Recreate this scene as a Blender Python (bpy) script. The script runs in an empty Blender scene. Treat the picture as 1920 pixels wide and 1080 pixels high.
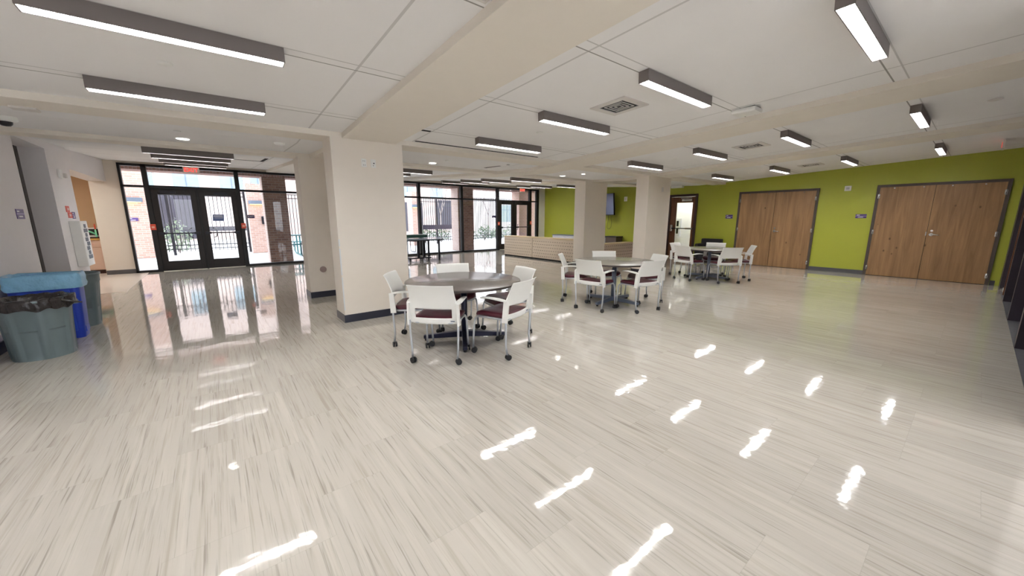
import bpy, math, random
from mathutils import Vector, Matrix
random.seed(7)
S = bpy.context.scene
COL = S.collection
PI = math.pi

# ------------------------------------------------------------------ helpers
class MB:
    def __init__(s): s.v = []; s.f = []; s.m = []; s.sm = []
    def add(s, vs, fs, mi=0, smooth=False):
        b = len(s.v); s.v += [tuple(p) for p in vs]
        for f in fs: s.f.append([b+i for i in f]); s.m.append(mi); s.sm.append(smooth)
        return s
    def box(s, x0, x1, y0, y1, z0, z1, mi=0):
        if x0 > x1: x0, x1 = x1, x0
        if y0 > y1: y0, y1 = y1, y0
        if z0 > z1: z0, z1 = z1, z0
        v = [(x, y, z) for z in (z0, z1) for y in (y0, y1) for x in (x0, x1)]
        return s.add(v, [(0,2,3,1),(4,5,7,6),(0,1,5,4),(2,6,7,3),(0,4,6,2),(1,3,7,5)], mi)
    def hexa(s, p, mi=0):   # 4 bottom ccw, 4 top ccw
        return s.add(p, [(3,2,1,0),(4,5,6,7),(0,1,5,4),(1,2,6,5),(2,3,7,6),(3,0,4,7)], mi)
    def tube(s, pts, r, n=10, closed=False, mi=0):
        pts = [Vector(p) for p in pts]; N = len(pts)
        rs = r if isinstance(r, (list, tuple)) else [r]*N
        vs = []; up = None
        for i, p in enumerate(pts):
            if closed: t = pts[(i+1) % N]-pts[i-1]
            else: t = pts[min(i+1, N-1)]-pts[max(i-1, 0)]
            t.normalize()
            if up is None: up = Vector((0,0,1)) if abs(t.z) < .9 else Vector((1,0,0))
            a = t.cross(up)
            if a.length < 1e-4: a = t.cross(Vector((0,1,0)))
            a.normalize(); b = a.cross(t).normalized(); up = b
            for k in range(n):
                q = 2*PI*k/n; vs.append(p+(a*math.cos(q)+b*math.sin(q))*rs[i])
        fs = []
        M = N if closed else N-1
        for i in range(M):
            for k in range(n):
                j = (i+1) % N; l = (k+1) % n
                fs.append((i*n+k, j*n+k, j*n+l, i*n+l))
        s.add(vs, fs, mi, True)
        if not closed:
            b0 = len(s.v)-len(vs)
            s.f.append([b0+k for k in range(n)]); s.m.append(mi); s.sm.append(False)
            s.f.append([b0+(N-1)*n+k for k in range(n-1, -1, -1)]); s.m.append(mi); s.sm.append(False)
        return s
    def cyl(s, p0, p1, r, n=24, r1=None, mi=0): return s.tube([p0, p1], [r, r if r1 is None else r1], n, mi=mi)
    def lathe(s, prof, c=(0,0,0), n=40, mi=0, sx=1, sy=1, wob=None):
        vs = []
        for i, (r, z) in enumerate(prof):
            for k in range(n):
                a = 2*PI*k/n; dr, dz = wob(i, a) if wob else (0, 0)
                vs.append((c[0]+(r+dr)*math.cos(a)*sx, c[1]+(r+dr)*math.sin(a)*sy, c[2]+z+dz))
        fs = [(i*n+k, i*n+(k+1) % n, (i+1)*n+(k+1) % n, (i+1)*n+k) for i in range(len(prof)-1) for k in range(n)]
        return s.add(vs, fs, mi, True)
    def prism(s, poly, z0, z1, mi=0, smooth=False):
        n = len(poly)
        vs = [(x, y, z0) for x, y in poly]+[(x, y, z1) for x, y in poly]
        s.add(vs, [tuple(range(n-1, -1, -1)), tuple(range(n, 2*n))], mi)
        b = len(s.v)-2*n
        for i in range(n):
            j = (i+1) % n; s.f.append([b+i, b+j, b+n+j, b+n+i]); s.m.append(mi); s.sm.append(smooth)
        return s
    def sheet(s, fn, nu, nv, th, mi=0, hole=None):
        # double-sided grid: fn(u,v)->(point, normal)
        P = {}; b = len(s.v); idx = {}
        for side in (0, 1):
            for i in range(nu+1):
                for j in range(nv+1):
                    p, nn = fn(i/nu, j/nv); p = Vector(p)+Vector(nn)*(th/2 if side else -th/2)
                    idx[(side, i, j)] = len(s.v); s.v.append(tuple(p))
        ok = lambda i, j: 0 <= i < nu and 0 <= j < nv and not (hole and hole(i, j))
        def F(a, sm=True): s.f.append(list(a)); s.m.append(mi); s.sm.append(sm)
        for i in range(nu):
            for j in range(nv):
                if not ok(i, j): continue
                F((idx[1,i,j], idx[1,i+1,j], idx[1,i+1,j+1], idx[1,i,j+1]))
                F((idx[0,i,j], idx[0,i,j+1], idx[0,i+1,j+1], idx[0,i+1,j]))
                for (di, dj, a, c) in ((-1,0,(i,j),(i,j+1)), (1,0,(i+1,j+1),(i+1,j)), (0,-1,(i+1,j),(i,j)), (0,1,(i,j+1),(i+1,j+1))):
                    if not ok(i+di, j+dj):
                        F((idx[(0,)+a], idx[(1,)+a], idx[(1,)+c], idx[(0,)+c]), False)
        return s
    def build(s, name, mats, parent=None, off=(0,0,0), bevel=0, seg=2):
        me = bpy.data.meshes.new(name)
        me.from_pydata([(x-off[0], y-off[1], z-off[2]) for x, y, z in s.v], [], s.f)
        mats = mats if isinstance(mats, (list, tuple)) else [mats]
        for m in mats: me.materials.append(m)
        for p, mi, sm in zip(me.polygons, s.m, s.sm): p.material_index = mi; p.use_smooth = sm
        me.update()
        o = bpy.data.objects.new(name, me); COL.objects.link(o)
        if parent: o.parent = parent
        else: o.location = off
        if bevel:
            b = o.modifiers.new('bevel', 'BEVEL'); b.width = bevel; b.segments = seg; b.limit_method = 'ANGLE'; b.angle_limit = math.radians(40)
        return o

def tag(o, label=None, cat=None, group=None, kind=None):
    if label: o['label'] = label
    if cat: o['category'] = cat
    if group: o['group'] = group
    if kind: o['kind'] = kind
    return o
def empty(name, loc, label, cat, group=None, rz=0):
    o = bpy.data.objects.new(name, None); COL.objects.link(o); o.location = loc; o.rotation_euler = (0, 0, rz)
    o.empty_display_size = .1
    return tag(o, label, cat, group)
def struct(o): o['kind'] = 'structure'; return o
def copy_tree(o, parent=None):
    c = o.copy(); COL.objects.link(c); c.parent = parent
    for ch in [x for x in o.children]: copy_tree(ch, c)
    return c

# ------------------------------------------------------------------ materials
def mat(name, col=(.8,.8,.8), rough=.5, metal=0, var=0, vscale=8, bump=0, bscale=60, emit=None, es=0, coat=0, spec=None):
    m = bpy.data.materials.new(name); m.use_nodes = True; nt = m.node_tree; N = nt.nodes; L = nt.links
    b = N['Principled BSDF']
    b.inputs['Base Color'].default_value = (*col, 1); b.inputs['Roughness'].default_value = rough; b.inputs['Metallic'].default_value = metal
    if coat: b.inputs['Coat Weight'].default_value = coat; b.inputs['Coat Roughness'].default_value = .05
    if spec is not None: b.inputs['Specular IOR Level'].default_value = spec
    tc = N.new('ShaderNodeTexCoord')
    n = N.new('ShaderNodeTexNoise'); n.inputs['Scale'].default_value = vscale; n.inputs['Detail'].default_value = 4
    L.new(tc.outputs['Object'], n.inputs['Vector'])
    r = N.new('ShaderNodeMix'); r.data_type = 'RGBA'
    v = max(var, .015)
    r.inputs['A'].default_value = (*[c*(1-v) for c in col], 1); r.inputs['B'].default_value = (*[min(1, c*(1+v)) for c in col], 1)
    L.new(n.outputs['Fac'], r.inputs['Factor']); L.new(r.outputs['Result'], b.inputs['Base Color'])
    if bump:
        n2 = N.new('ShaderNodeTexNoise'); n2.inputs['Scale'].default_value = bscale; n2.inputs['Detail'].default_value = 3
        L.new(tc.outputs['Object'], n2.inputs['Vector'])
        bp = N.new('ShaderNodeBump'); bp.inputs['Strength'].default_value = bump; bp.inputs['Distance'].default_value = .01
        L.new(n2.outputs['Fac'], bp.inputs['Height']); L.new(bp.outputs['Normal'], b.inputs['Normal'])
    if emit: b.inputs['Emission Color'].default_value = (*emit, 1); b.inputs['Emission Strength'].default_value = es
    return m

def nodes(m): return m.node_tree.nodes, m.node_tree.links
def math_node(N, L, op, a, b=None, c=None):
    n = N.new('ShaderNodeMath'); n.operation = op
    for i, x in enumerate((a, b, c)):
        if x is None: continue
        if isinstance(x, (int, float)): n.inputs[i].default_value = x
        else: L.new(x, n.inputs[i])
    return n.outputs[0]

def mat_floor():
    m = bpy.data.materials.new('striated_floor_tile'); m.use_nodes = True; N, L = nodes(m); b = N['Principled BSDF']
    g = N.new('ShaderNodeNewGeometry'); sp = N.new('ShaderNodeSeparateXYZ'); L.new(g.outputs['Position'], sp.inputs[0])
    M = lambda *a: math_node(N, L, *a)
    W, LEN = .298, .894
    cx = M('DIVIDE', M('ADD', sp.outputs['X'], .028+29.8), W); ci = M('FLOOR', cx); fx = M('FRACT', cx)
    wn = N.new('ShaderNodeTexWhiteNoise'); wn.noise_dimensions = '1D'; L.new(ci, wn.inputs['W'])
    off = M('DIVIDE', M('FLOOR', M('MULTIPLY', wn.outputs['Value'], 2.999)), 3)
    cy = M('ADD', M('DIVIDE', M('ADD', sp.outputs['Y'], 89.4-.098), LEN), off); ri = M('FLOOR', cy); fy = M('FRACT', cy)
    wn2 = N.new('ShaderNodeTexWhiteNoise'); wn2.noise_dimensions = '2D'
    cb = N.new('ShaderNodeCombineXYZ'); L.new(ci, cb.inputs[0]); L.new(ri, cb.inputs[1]); L.new(cb.outputs[0], wn2.inputs['Vector'])
    tile = wn2.outputs['Value']
    # streaks stretched along Y, different in each tile
    def streak(sx, sy, lo, hi, k):
        v = N.new('ShaderNodeCombineXYZ'); L.new(M('MULTIPLY', sp.outputs['X'], sx), v.inputs[0]); L.new(M('MULTIPLY', sp.outputs['Y'], sy), v.inputs[1])
        L.new(M('MULTIPLY', tile, 37.0*k), v.inputs[2])
        n = N.new('ShaderNodeTexNoise'); n.inputs['Scale'].default_value = 1; n.inputs['Detail'].default_value = 3; n.inputs['Roughness'].default_value = .6
        L.new(v.outputs[0], n.inputs['Vector'])
        mr = N.new('ShaderNodeMapRange'); mr.inputs['From Min'].default_value = lo; mr.inputs['From Max'].default_value = hi; L.new(n.outputs['Fac'], mr.inputs['Value'])
        return mr.outputs['Result']
    s1 = streak(40, 1.2, .52, .72, 1); s2 = streak(85, 2.0, .56, .70, 2); s3 = streak(20, .8, .50, .75, 3)
    mx = N.new('ShaderNodeMix'); mx.data_type = 'RGBA'
    mx.inputs['A'].default_value = (.515,.482,.432,1); mx.inputs['B'].default_value = (.40,.36,.30,1); L.new(M('MULTIPLY', s1, .75), mx.inputs['Factor'])
    mx2 = N.new('ShaderNodeMix'); mx2.data_type = 'RGBA'; L.new(mx.outputs['Result'], mx2.inputs['A']); mx2.inputs['B'].default_value = (.25,.225,.185,1); L.new(M('MULTIPLY', s2, .65), mx2.inputs['Factor'])
    mx3 = N.new('ShaderNodeMix'); mx3.data_type = 'RGBA'; L.new(mx2.outputs['Result'], mx3.inputs['A']); mx3.inputs['B'].default_value = (.62,.585,.525,1); L.new(M('MULTIPLY', s3, .6), mx3.inputs['Factor'])
    # per tile tone
    hv = N.new('ShaderNodeHueSaturation'); L.new(mx3.outputs['Result'], hv.inputs['Color']); L.new(M('ADD', M('MULTIPLY', tile, .07), .965), hv.inputs['Value'])
    # joints
    ex = M('LESS_THAN', M('MINIMUM', fx, M('SUBTRACT', 1, fx)), .003); ey = M('LESS_THAN', M('MINIMUM', fy, M('SUBTRACT', 1, fy)), .0016)
    j = M('MULTIPLY', M('MAXIMUM', ex, ey), .22)
    mj = N.new('ShaderNodeMix'); mj.data_type = 'RGBA'; L.new(hv.outputs['Color'], mj.inputs['A']); mj.inputs['B'].default_value = (.3,.28,.24,1); L.new(j, mj.inputs['Factor'])
    L.new(mj.outputs['Result'], b.inputs['Base Color'])
    b.inputs['Roughness'].default_value = .05; b.inputs['IOR'].default_value = 1.5
    b.inputs['Coat Weight'].default_value = .3; b.inputs['Coat Roughness'].default_value = .03
    nz = N.new('ShaderNodeTexNoise'); nz.inputs['Scale'].default_value = 9; nz.inputs['Detail'].default_value = 2; L.new(g.outputs['Position'], nz.inputs['Vector'])
    bp = N.new('ShaderNodeBump'); bp.inputs['Strength'].default_value = .035; bp.inputs['Distance'].default_value = .02; L.new(nz.outputs['Fac'], bp.inputs['Height'])
    L.new(bp.outputs['Normal'], b.inputs['Normal']); L.new(bp.outputs['Normal'], b.inputs['Coat Normal'])
    return m

def mat_ceiling():
    m = mat('ceiling_board', (.90,.89,.885), .85, var=.02, vscale=3); N, L = nodes(m); b = N['Principled BSDF']
    g = N.new('ShaderNodeNewGeometry'); sp = N.new('ShaderNodeSeparateXYZ'); L.new(g.outputs['Position'], sp.inputs[0])
    M = lambda *a: math_node(N, L, *a)
    acc = None
    def line(ch, c, w, k=1.0):
        nonlocal acc
        d = M('ABSOLUTE', M('SUBTRACT', sp.outputs[ch], c)); v = M('MULTIPLY', M('LESS_THAN', d, w), k)
        acc = v if acc is None else M('MAXIMUM', acc, v)
    for r in ROWS_NEAR: line('Y', r-.05, .006, .45); line('Y', r+.05, .006, .9)
    for r in (8.5, 9.68, 11.07, 12.18, 13.0): line('Y', r-.05, .008, .35); line('Y', r+.05, .008, .6)
    for x in (1.02, 2.32, 4.80, 6.06, 8.35, 9.75, 11.95): line('X', x, .010, .4)
    mx = N.new('ShaderNodeMix'); mx.data_type = 'RGBA'
    src = b.inputs['Base Color'].links[0].from_socket; L.new(src, mx.inputs['A']); mx.inputs['B'].default_value = (.28,.27,.25,1)
    L.new(acc, mx.inputs['Factor']); L.new(mx.outputs['Result'], b.inputs['Base Color'])
    return m

def mat_wood(name, c1, c2, c3, axis='Z', knots=True, sc=1.0, rough=.45):
    m = bpy.data.materials.new(name); m.use_nodes = True; N, L = nodes(m); b = N['Principled BSDF']
    tc = N.new('ShaderNodeTexCoord'); mp = N.new('ShaderNodeMapping'); L.new(tc.outputs['Object'], mp.inputs['Vector'])
    s = {'Z': (9, 9, .55), 'X': (.55, 9, 9), 'Y': (9, .55, 9)}[axis]; mp.inputs['Scale'].default_value = tuple(k*sc for k in s)
    n = N.new('ShaderNodeTexNoise'); n.inputs['Scale'].default_value = 1.3; n.inputs['Detail'].default_value = 6; n.inputs['Roughness'].default_value = .62; n.inputs['Distortion'].default_value = .6
    L.new(mp.outputs[0], n.inputs['Vector'])
    cr = N.new('ShaderNodeValToRGB'); cr.color_ramp.elements[0].position = .33; cr.color_ramp.elements[0].color = (*c2, 1)
    cr.color_ramp.elements[1].position = .68; cr.color_ramp.elements[1].color = (*c1, 1); L.new(n.outputs['Fac'], cr.inputs[0])
    out = cr.outputs[0]
    if knots:
        mp2 = N.new('ShaderNodeMapping'); L.new(tc.outputs['Object'], mp2.inputs['Vector']); mp2.inputs['Scale'].default_value = (1, 3.2, 2.0)
        vo = N.new('ShaderNodeTexVoronoi'); vo.inputs['Scale'].default_value = 1.5; L.new(mp2.outputs[0], vo.inputs['Vector'])
        mr = N.new('ShaderNodeMapRange'); mr.inputs['From Min'].default_value = .05; mr.inputs['From Max'].default_value = .11; mr.inputs['To Min'].default_value = .8; mr.inputs['To Max'].default_value = 0
        L.new(vo.outputs['Distance'], mr.inputs['Value'])
        mx = N.new('ShaderNodeMix'); mx.data_type = 'RGBA'; L.new(out, mx.inputs['A']); mx.inputs['B'].default_value = (*c3, 1); L.new(mr.outputs[0], mx.inputs['Factor']); out = mx.outputs['Result']
    L.new(out, b.inputs['Base Color']); b.inputs['Roughness'].default_value = rough
    return m

def mat_brick(name, c1, c2, mortar, bw=.2, bh=.075, vertical=False):
    m = bpy.data.materials.new(name); m.use_nodes = True; N, L = nodes(m); b = N['Principled BSDF']
    g = N.new('ShaderNodeNewGeometry'); sp = N.new('ShaderNodeSeparateXYZ'); L.new(g.outputs['Position'], sp.inputs[0])
    cb = N.new('ShaderNodeCombineXYZ')
    h = math_node(N, L, 'ADD', sp.outputs['X'], sp.outputs['Y'])
    if vertical: L.new(sp.outputs['Z'], cb.inputs[0]); L.new(h, cb.inputs[1])
    else: L.new(h, cb.inputs[0]); L.new(sp.outputs['Z'], cb.inputs[1])
    br = N.new('ShaderNodeTexBrick'); L.new(cb.outputs[0], br.inputs['Vector'])
    br.inputs['Color1'].default_value = (*c1, 1); br.inputs['Color2'].default_value = (*c2, 1); br.inputs['Mortar'].default_value = (*mortar, 1)
    br.inputs['Scale'].default_value = 1; br.inputs['Brick Width'].default_value = bw; br.inputs['Row Height'].default_value = bh; br.inputs['Mortar Size'].default_value = .006
    L.new(br.outputs['Color'], b.inputs['Base Color']); b.inputs['Roughness'].default_value = .85
    return m

def mat_glass(name, tint=(1,1,1), refl=1.0):
    m = bpy.data.materials.new(name); m.use_nodes = True; N, L = nodes(m)
    for n in list(N): N.remove(n)
    o = N.new('ShaderNodeOutputMaterial'); t = N.new('ShaderNodeBsdfTransparent'); t.inputs[0].default_value = (*tint, 1)
    gl = N.new('ShaderNodeBsdfGlossy'); gl.inputs['Roughness'].default_value = .01
    f = N.new('ShaderNodeFresnel'); f.inputs[0].default_value = 1.45
    k = math_node(N, L, 'MULTIPLY', f.outputs[0], refl)
    mx = N.new('ShaderNodeMixShader'); L.new(k, mx.inputs[0]); L.new(t.outputs[0], mx.inputs[1]); L.new(gl.outputs[0], mx.inputs[2]); L.new(mx.outputs[0], o.inputs[0])
    return m

ROWS_NEAR = (.67, 1.95, 3.21, 4.50)
EM = 14.0
M_ = dict(
    floor=mat_floor(), ceil=mat_ceiling(),
    beam=mat('beam_paint', (.84,.785,.70), .7, var=.02),
    column=mat('column_paint', (.84,.775,.69), .6, var=.02),
    lwall=mat('pale_wall_paint', (.86,.83,.84), .7, var=.02),
    cwall=mat('cream_wall_paint', (.79,.72,.635), .7, var=.02),
    green=mat('green_wall_paint', (.43,.46,.05), .42, var=.04, vscale=2),
    tan=mat('tan_wall_paint', (.62,.44,.27), .7, var=.03),
    base=mat('grey_base', (.10,.10,.105), .45, var=.1),
    dbase=mat('dark_base_navy_sheen', (.022,.024,.04), .3, var=.1),  # navy tint is a reflection painted into the dark base
    frame=mat('dark_bronze_frame', (.004,.004,.005), .5, var=.1),
    dframe=mat('dark_door_frame', (.008,.0045,.004), .5, var=.1),
    grey=mat('grey_fixture_metal', (.19,.165,.155), .5, var=.05),
    louver=mat('louver_metal', (.75,.77,.8), .25, metal=.3),
    lamp=mat('lamp_glow', (.9,.9,.9), .5, emit=(1.0,.985,.96), es=EM),
    white=mat('white_plastic', (.87,.87,.84), .35, var=.02),
    cream=mat('cream_plastic', (.80,.79,.71), .35, var=.02),
    maroon=mat('maroon_upholstery', (.085,.010,.022), .38, var=.15, bump=.1, bscale=300),
    silver=mat('silver_tube', (.56,.59,.64), .3, metal=.6),
    chrome=mat('satin_chrome', (.65,.65,.63), .25, metal=.9),
    black=mat('black_rubber', (.012,.012,.015), .4, var=.1),
    dark=mat('black_metal', (.012,.012,.02), .35, metal=.3),
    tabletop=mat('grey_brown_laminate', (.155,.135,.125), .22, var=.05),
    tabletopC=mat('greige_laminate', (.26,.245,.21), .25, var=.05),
    tedge=mat('dark_table_edge', (.07,.055,.05), .35),
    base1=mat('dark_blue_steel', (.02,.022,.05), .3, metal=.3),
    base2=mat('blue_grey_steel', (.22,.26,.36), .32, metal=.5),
    gcan=mat('grey_bin_plastic', (.14,.185,.20), .42, var=.05, vscale=15),
    bcan=mat('blue_bin_plastic', (.012,.045,.42), .38, var=.05),
    bluebag=mat('pale_blue_bag', (.22,.46,.66), .28, var=.2, vscale=12, bump=1.0, bscale=26),
    blackbag=mat('black_bag', (.022,.018,.018), .22, var=.4, vscale=10, bump=1.0, bscale=22),
    doorwood=mat_wood('knotty_oak_veneer', (.42,.24,.11), (.25,.135,.06), (.09,.045,.02)),
    redwood=mat_wood('red_brown_wood', (.20,.075,.025), (.10,.032,.012), (.05,.02,.01), knots=False),
    jamb=mat('brown_grey_frame', (.085,.066,.055), .45, var=.08),
    counterwood=mat_wood('pale_slat_wood', (.68,.58,.46), (.61,.51,.40), (.3,.2,.1), axis='Y', knots=False, sc=1.2),
    countercap=mat_wood('counter_top_wood', (.75,.60,.38), (.65,.5,.3), (.3,.2,.1), axis='Y', knots=False),
    hole=mat('slot_dark', (.12,.09,.07), .8),
    brick=mat_brick('pink_brick', (.50,.31,.25), (.60,.40,.33), (.64,.56,.52)),
    brickd=mat_brick('brown_brick', (.20,.10,.07), (.30,.17,.12), (.34,.28,.25)),
    soldier=mat_brick('soldier_brick', (.28,.15,.12), (.36,.2,.16), (.40,.34,.32), vertical=True),
    bpale=mat_brick('pale_brick', (.60,.45,.40), (.66,.52,.47), (.70,.64,.61)),
    bwhite=mat('white_render', (.78,.76,.75), .8, var=.03),
    concrete=mat('pale_concrete', (.72,.71,.70), .8, var=.06, vscale=3),
    bglass=mat('blue_far_glass', (.26,.35,.40), .15, var=.2, vscale=1.5),
    dglass=mat('dark_far_glass', (.045,.042,.06), .2, var=.3, vscale=2),
    fence=mat('black_fence_paint', (.012,.012,.02), .4),
    purple=mat('purple_sign', (.035,.02,.11), .4, var=.05),
    violet=mat('violet_sign', (.09,.05,.22), .4, var=.05),
    lilac=mat('lilac_rule', (.55,.50,.75), .4),
    signwhite=mat('sign_white', (.85,.85,.88), .5),
    red=mat('red_letters', (.85,.03,.03), .5, emit=(1,.06,.05), es=.35),
    redpaper=mat('red_sign', (.72,.09,.05), .5, var=.1),
    glass=mat_glass('window_glass', (.97,.98,.985)),
    leaf=mat('shrub_leaf', (.13,.20,.11), .6, var=.5, vscale=5),
    leaf2=mat('pale_shrub_leaf', (.30,.38,.25), .6, var=.5, vscale=5),
    bark=mat('pale_branch', (.35,.30,.28), .8, var=.2),
    teal=mat('teal_coated_metal', (.05,.25,.27), .4, var=.1),
    tv=mat('tv_glass', (.10,.13,.24), .12),
    cab=mat('pale_cabinet', (.66,.66,.72), .5),
    kcab=mat('pink_beige_cabinet', (.70,.52,.42), .5),
    yellow=mat('yellow_edge', (.72,.45,.12), .4),
    ktop=mat('dark_counter', (.05,.015,.012), .3),
    mint=mat('mint_band', (.25,.80,.52), .4),
    tabletennis=mat('table_tennis_top', (.42,.48,.56), .12),  # pale tone stands in for sky reflected in the top
    nettop=mat('net_green', (.02,.07,.05), .6),
    darkfab=mat('black_weave', (.025,.022,.028), .7, var=.5, vscale=60),
    whitewall=mat('bright_corridor_paint', (.82,.80,.84), .7),
    mauve=mat('mauve_plate', (.36,.27,.25), .5),
    carpet=mat('dark_threshold', (.09,.09,.105), .6, var=.3, vscale=30),
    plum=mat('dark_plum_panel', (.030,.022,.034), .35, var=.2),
    bluegrey=mat('blue_grey_metal', (.16,.20,.26), .45),
    vent=mat('vent_white', (.72,.69,.66), .6),
    slotblack=mat('void_black', (.006,.006,.006), .9),
)

# ------------------------------------------------------------------ ceiling height (the ceiling dips between the two cross beams)
def zc(X, Y):
    s = .005*(X-1.4)
    if Y < 6: return 2.445+.0485*(5.16-Y)+s
    z6 = 2.445-.0485*.84
    if Y < 7.3: return z6+(Y-6)*(2.452-z6)/1.3+s
    return 2.452+(Y-7.3)*.0565+s
WX, EX, NY, SY = -1.88, 12.70, 13.41, -5.0     # west wall, green wall, glass wall, south wall
RY = -.42                                        # right-hand wall
KN = [SY, 0, 6, 7.3, 10, NY+.02]

# floor
b = MB(); b.box(-4.6, EX+.1, SY, NY+.06, -.12, 0)
struct(b.build('floor', M_['floor']))
# kitchen floor tiles, light
b = MB(); b.box(-4.6, WX-.30, 9.6, NY+1.6, 0, .004); b.box(WX-.30, WX+.42, 10.1, NY-.02, 0, .004)
kf = b.build('floor_kitchen', mat('kitchen_floor', (.80,.72,.64), .25, var=.03)); struct(kf)
# ceiling
b = MB()
for i in range(len(KN)-1):
    y0, y1 = KN[i], KN[i+1]; x0, x1 = -4.6, EX+.15
    b.hexa([(x0,y0,zc(x0,y0)),(x1,y0,zc(x1,y0)),(x1,y1,zc(x1,y1)),(x0,y1,zc(x0,y1)),(x0,y0,zc(x0,y0)+.25),(x1,y0,zc(x1,y0)+.25),(x1,y1,zc(x1,y1)+.25),(x0,y1,zc(x0,y1)+.25)])
struct(b.build('ceiling', M_['ceil']))
# beams
DB = .065
def ybeam(x0, x1, y0, y1, name):
    b = MB(); ks = [y0]+[k for k in KN if y0 < k < y1]+[y1]
    for a, c in zip(ks, ks[1:]):
        b.hexa([(x0,a,zc(x0,a)-DB),(x1,a,zc(x1,a)-DB),(x1,c,zc(x1,c)-DB),(x0,c,zc(x0,c)-DB),(x0,a,zc(x0,a)+.1),(x1,a,zc(x1,a)+.1),(x1,c,zc(x1,c)+.1),(x0,c,zc(x0,c)+.1)])
    return struct(b.build(name, M_['beam']))
ybeam(1.385, 2.075, SY, NY, 'beam'); ybeam(5.29, 5.95, SY, NY, 'beam'); ybeam(8.70, 9.38, SY, NY, 'beam')
def xbeam(y0, y1, zb, name):
    b = MB(); x0, x1 = -1.88, EX
    b.hexa([(x0,y0,zb-.016),(x1,y0,zb+.056),(x1,y1,zb+.056),(x0,y1,zb-.016),(x0,y0,2.62),(x1,y0,2.62),(x1,y1,2.62),(x0,y1,2.62)])
    return struct(b.build(name, M_['beam']))
xbeam(5.163, 5.57, 2.383, 'beam'); xbeam(7.193, 7.52, 2.395, 'beam')

# walls
b = MB(); T = .32; ZT = 2.75
b.box(WX-T, WX, SY, 7.80, 0, ZT); b.box(WX-T, WX, 7.80, 9.02, 2.43, ZT); b.box(WX-T, WX, 9.02, 10.15, 0, ZT); b.box(WX-.36, WX-.05, 10.15, NY, 2.27, 2.95)
struct(b.build('wall_west', M_['lwall']))
b = MB(); b.box(-2.225, -1.695, NY, NY+.25, 0, 3.0); b.box(12.30, EX+.3, NY, NY+.25, 0, 3.1); b.box(-1.695, 12.30, NY, NY+.25, 2.735, 3.1)
struct(b.build('wall_north', M_['cwall']))
b = MB(); b.box(12.33, EX, 13.36, NY, 0, 2.84); struct(b.build('trim_1', M_['vent']))
# recess behind the west wall
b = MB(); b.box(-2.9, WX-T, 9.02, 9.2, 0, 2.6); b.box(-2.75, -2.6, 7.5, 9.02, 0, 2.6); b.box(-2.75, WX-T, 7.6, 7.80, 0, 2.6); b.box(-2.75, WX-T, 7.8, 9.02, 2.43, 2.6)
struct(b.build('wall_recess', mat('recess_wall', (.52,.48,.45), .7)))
b = MB(); b.box(-2.20, -2.137, 8.90, 9.015, 0, 2.43); b.box(-2.19, -2.15, 7.81, 8.90, 2.33, 2.43); b.box(-2.19, -2.165, 7.81, 8.90, 0, 2.33)
struct(b.build('door_1', mat('dark_brown_door', (.05,.038,.033), .4)))
# kitchen walls
b = MB(); b.box(-4.6, -2.2, 14.35, 14.5, 0, 2.9); b.box(-4.6, -4.45, 9.5, 14.4, 0, 2.9); b.box(-4.5, -2.2, 9.4, 9.55, 0, 2.9); b.box(-4.6, -2.0, 9.5, 14.5, 2.55, 2.85)
struct(b.build('wall_kitchen', M_['tan']))
b = MB(); b.box(-2.235, -2.05, NY+.25, 14.5, 0, 2.9); struct(b.build('wall_kitchen_east', M_['tan']))
# south + outer walls behind the camera
b = MB(); b.box(WX, 4.2, SY-.2, SY, 0, .35); b.box(WX, 4.2, SY-.2, SY, 2.65, 3.2); b.box(4.0, 4.2, SY-.2, RY, 0, 3.1)
struct(b.build('wall_south', M_['lwall']))
b = MB()
for k in range(6): x = WX+.03+k*(3.97-WX)/5; b.box(x-.03, x+.03, SY-.15, SY-.05, .35, 2.65)
b.box(WX, 4.1, SY-.15, SY-.05, .35, .41); b.box(WX, 4.1, SY-.15, SY-.05, 2.59, 2.65)
w2 = struct(b.build('window_added_fill', M_['frame']))  # out-of-view glazing added to throw daylight on the column fronts
b = MB(); b.box(WX, 4.0, SY-.104, SY-.096, .4, 2.6); b.build('glass', M_['glass'], w2)
# green wall with openings
b = MB(); D3a, D3b = 5.99, 7.12
b.box(EX, EX+.18, RY-.6, D3a, 0, 3.05); b.box(EX, EX+.18, D3b, 13.36, 0, 3.05); b.box(EX, EX+.18, D3a, D3b, 2.2, 3.05)
struct(b.build('wall_east', M_['green']))
b = MB(); b.box(EX-.012, EX, -.36+.0, -.29, 0, .10); b.box(EX-.012, EX, 1.69, 2.80, 0, .10); b.box(EX-.012, EX, 4.74, 5.98, 0, .10); b.box(EX-.012, EX, 7.13, 13.3, 0, .1)
struct(b.build('baseboard_east', M_['base']))
b = MB(); b.box(-2.22, -1.70, NY-.012, NY, 0, .11); struct(b.build('baseboard_north', M_['base']))
b = MB(); b.box(WX, WX+.012, SY, 7.8, 0, .12); b.box(WX, WX+.012, 9.02, 10.15, 0, .11); struct(b.build('baseboard_west', M_['dbase']))

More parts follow.
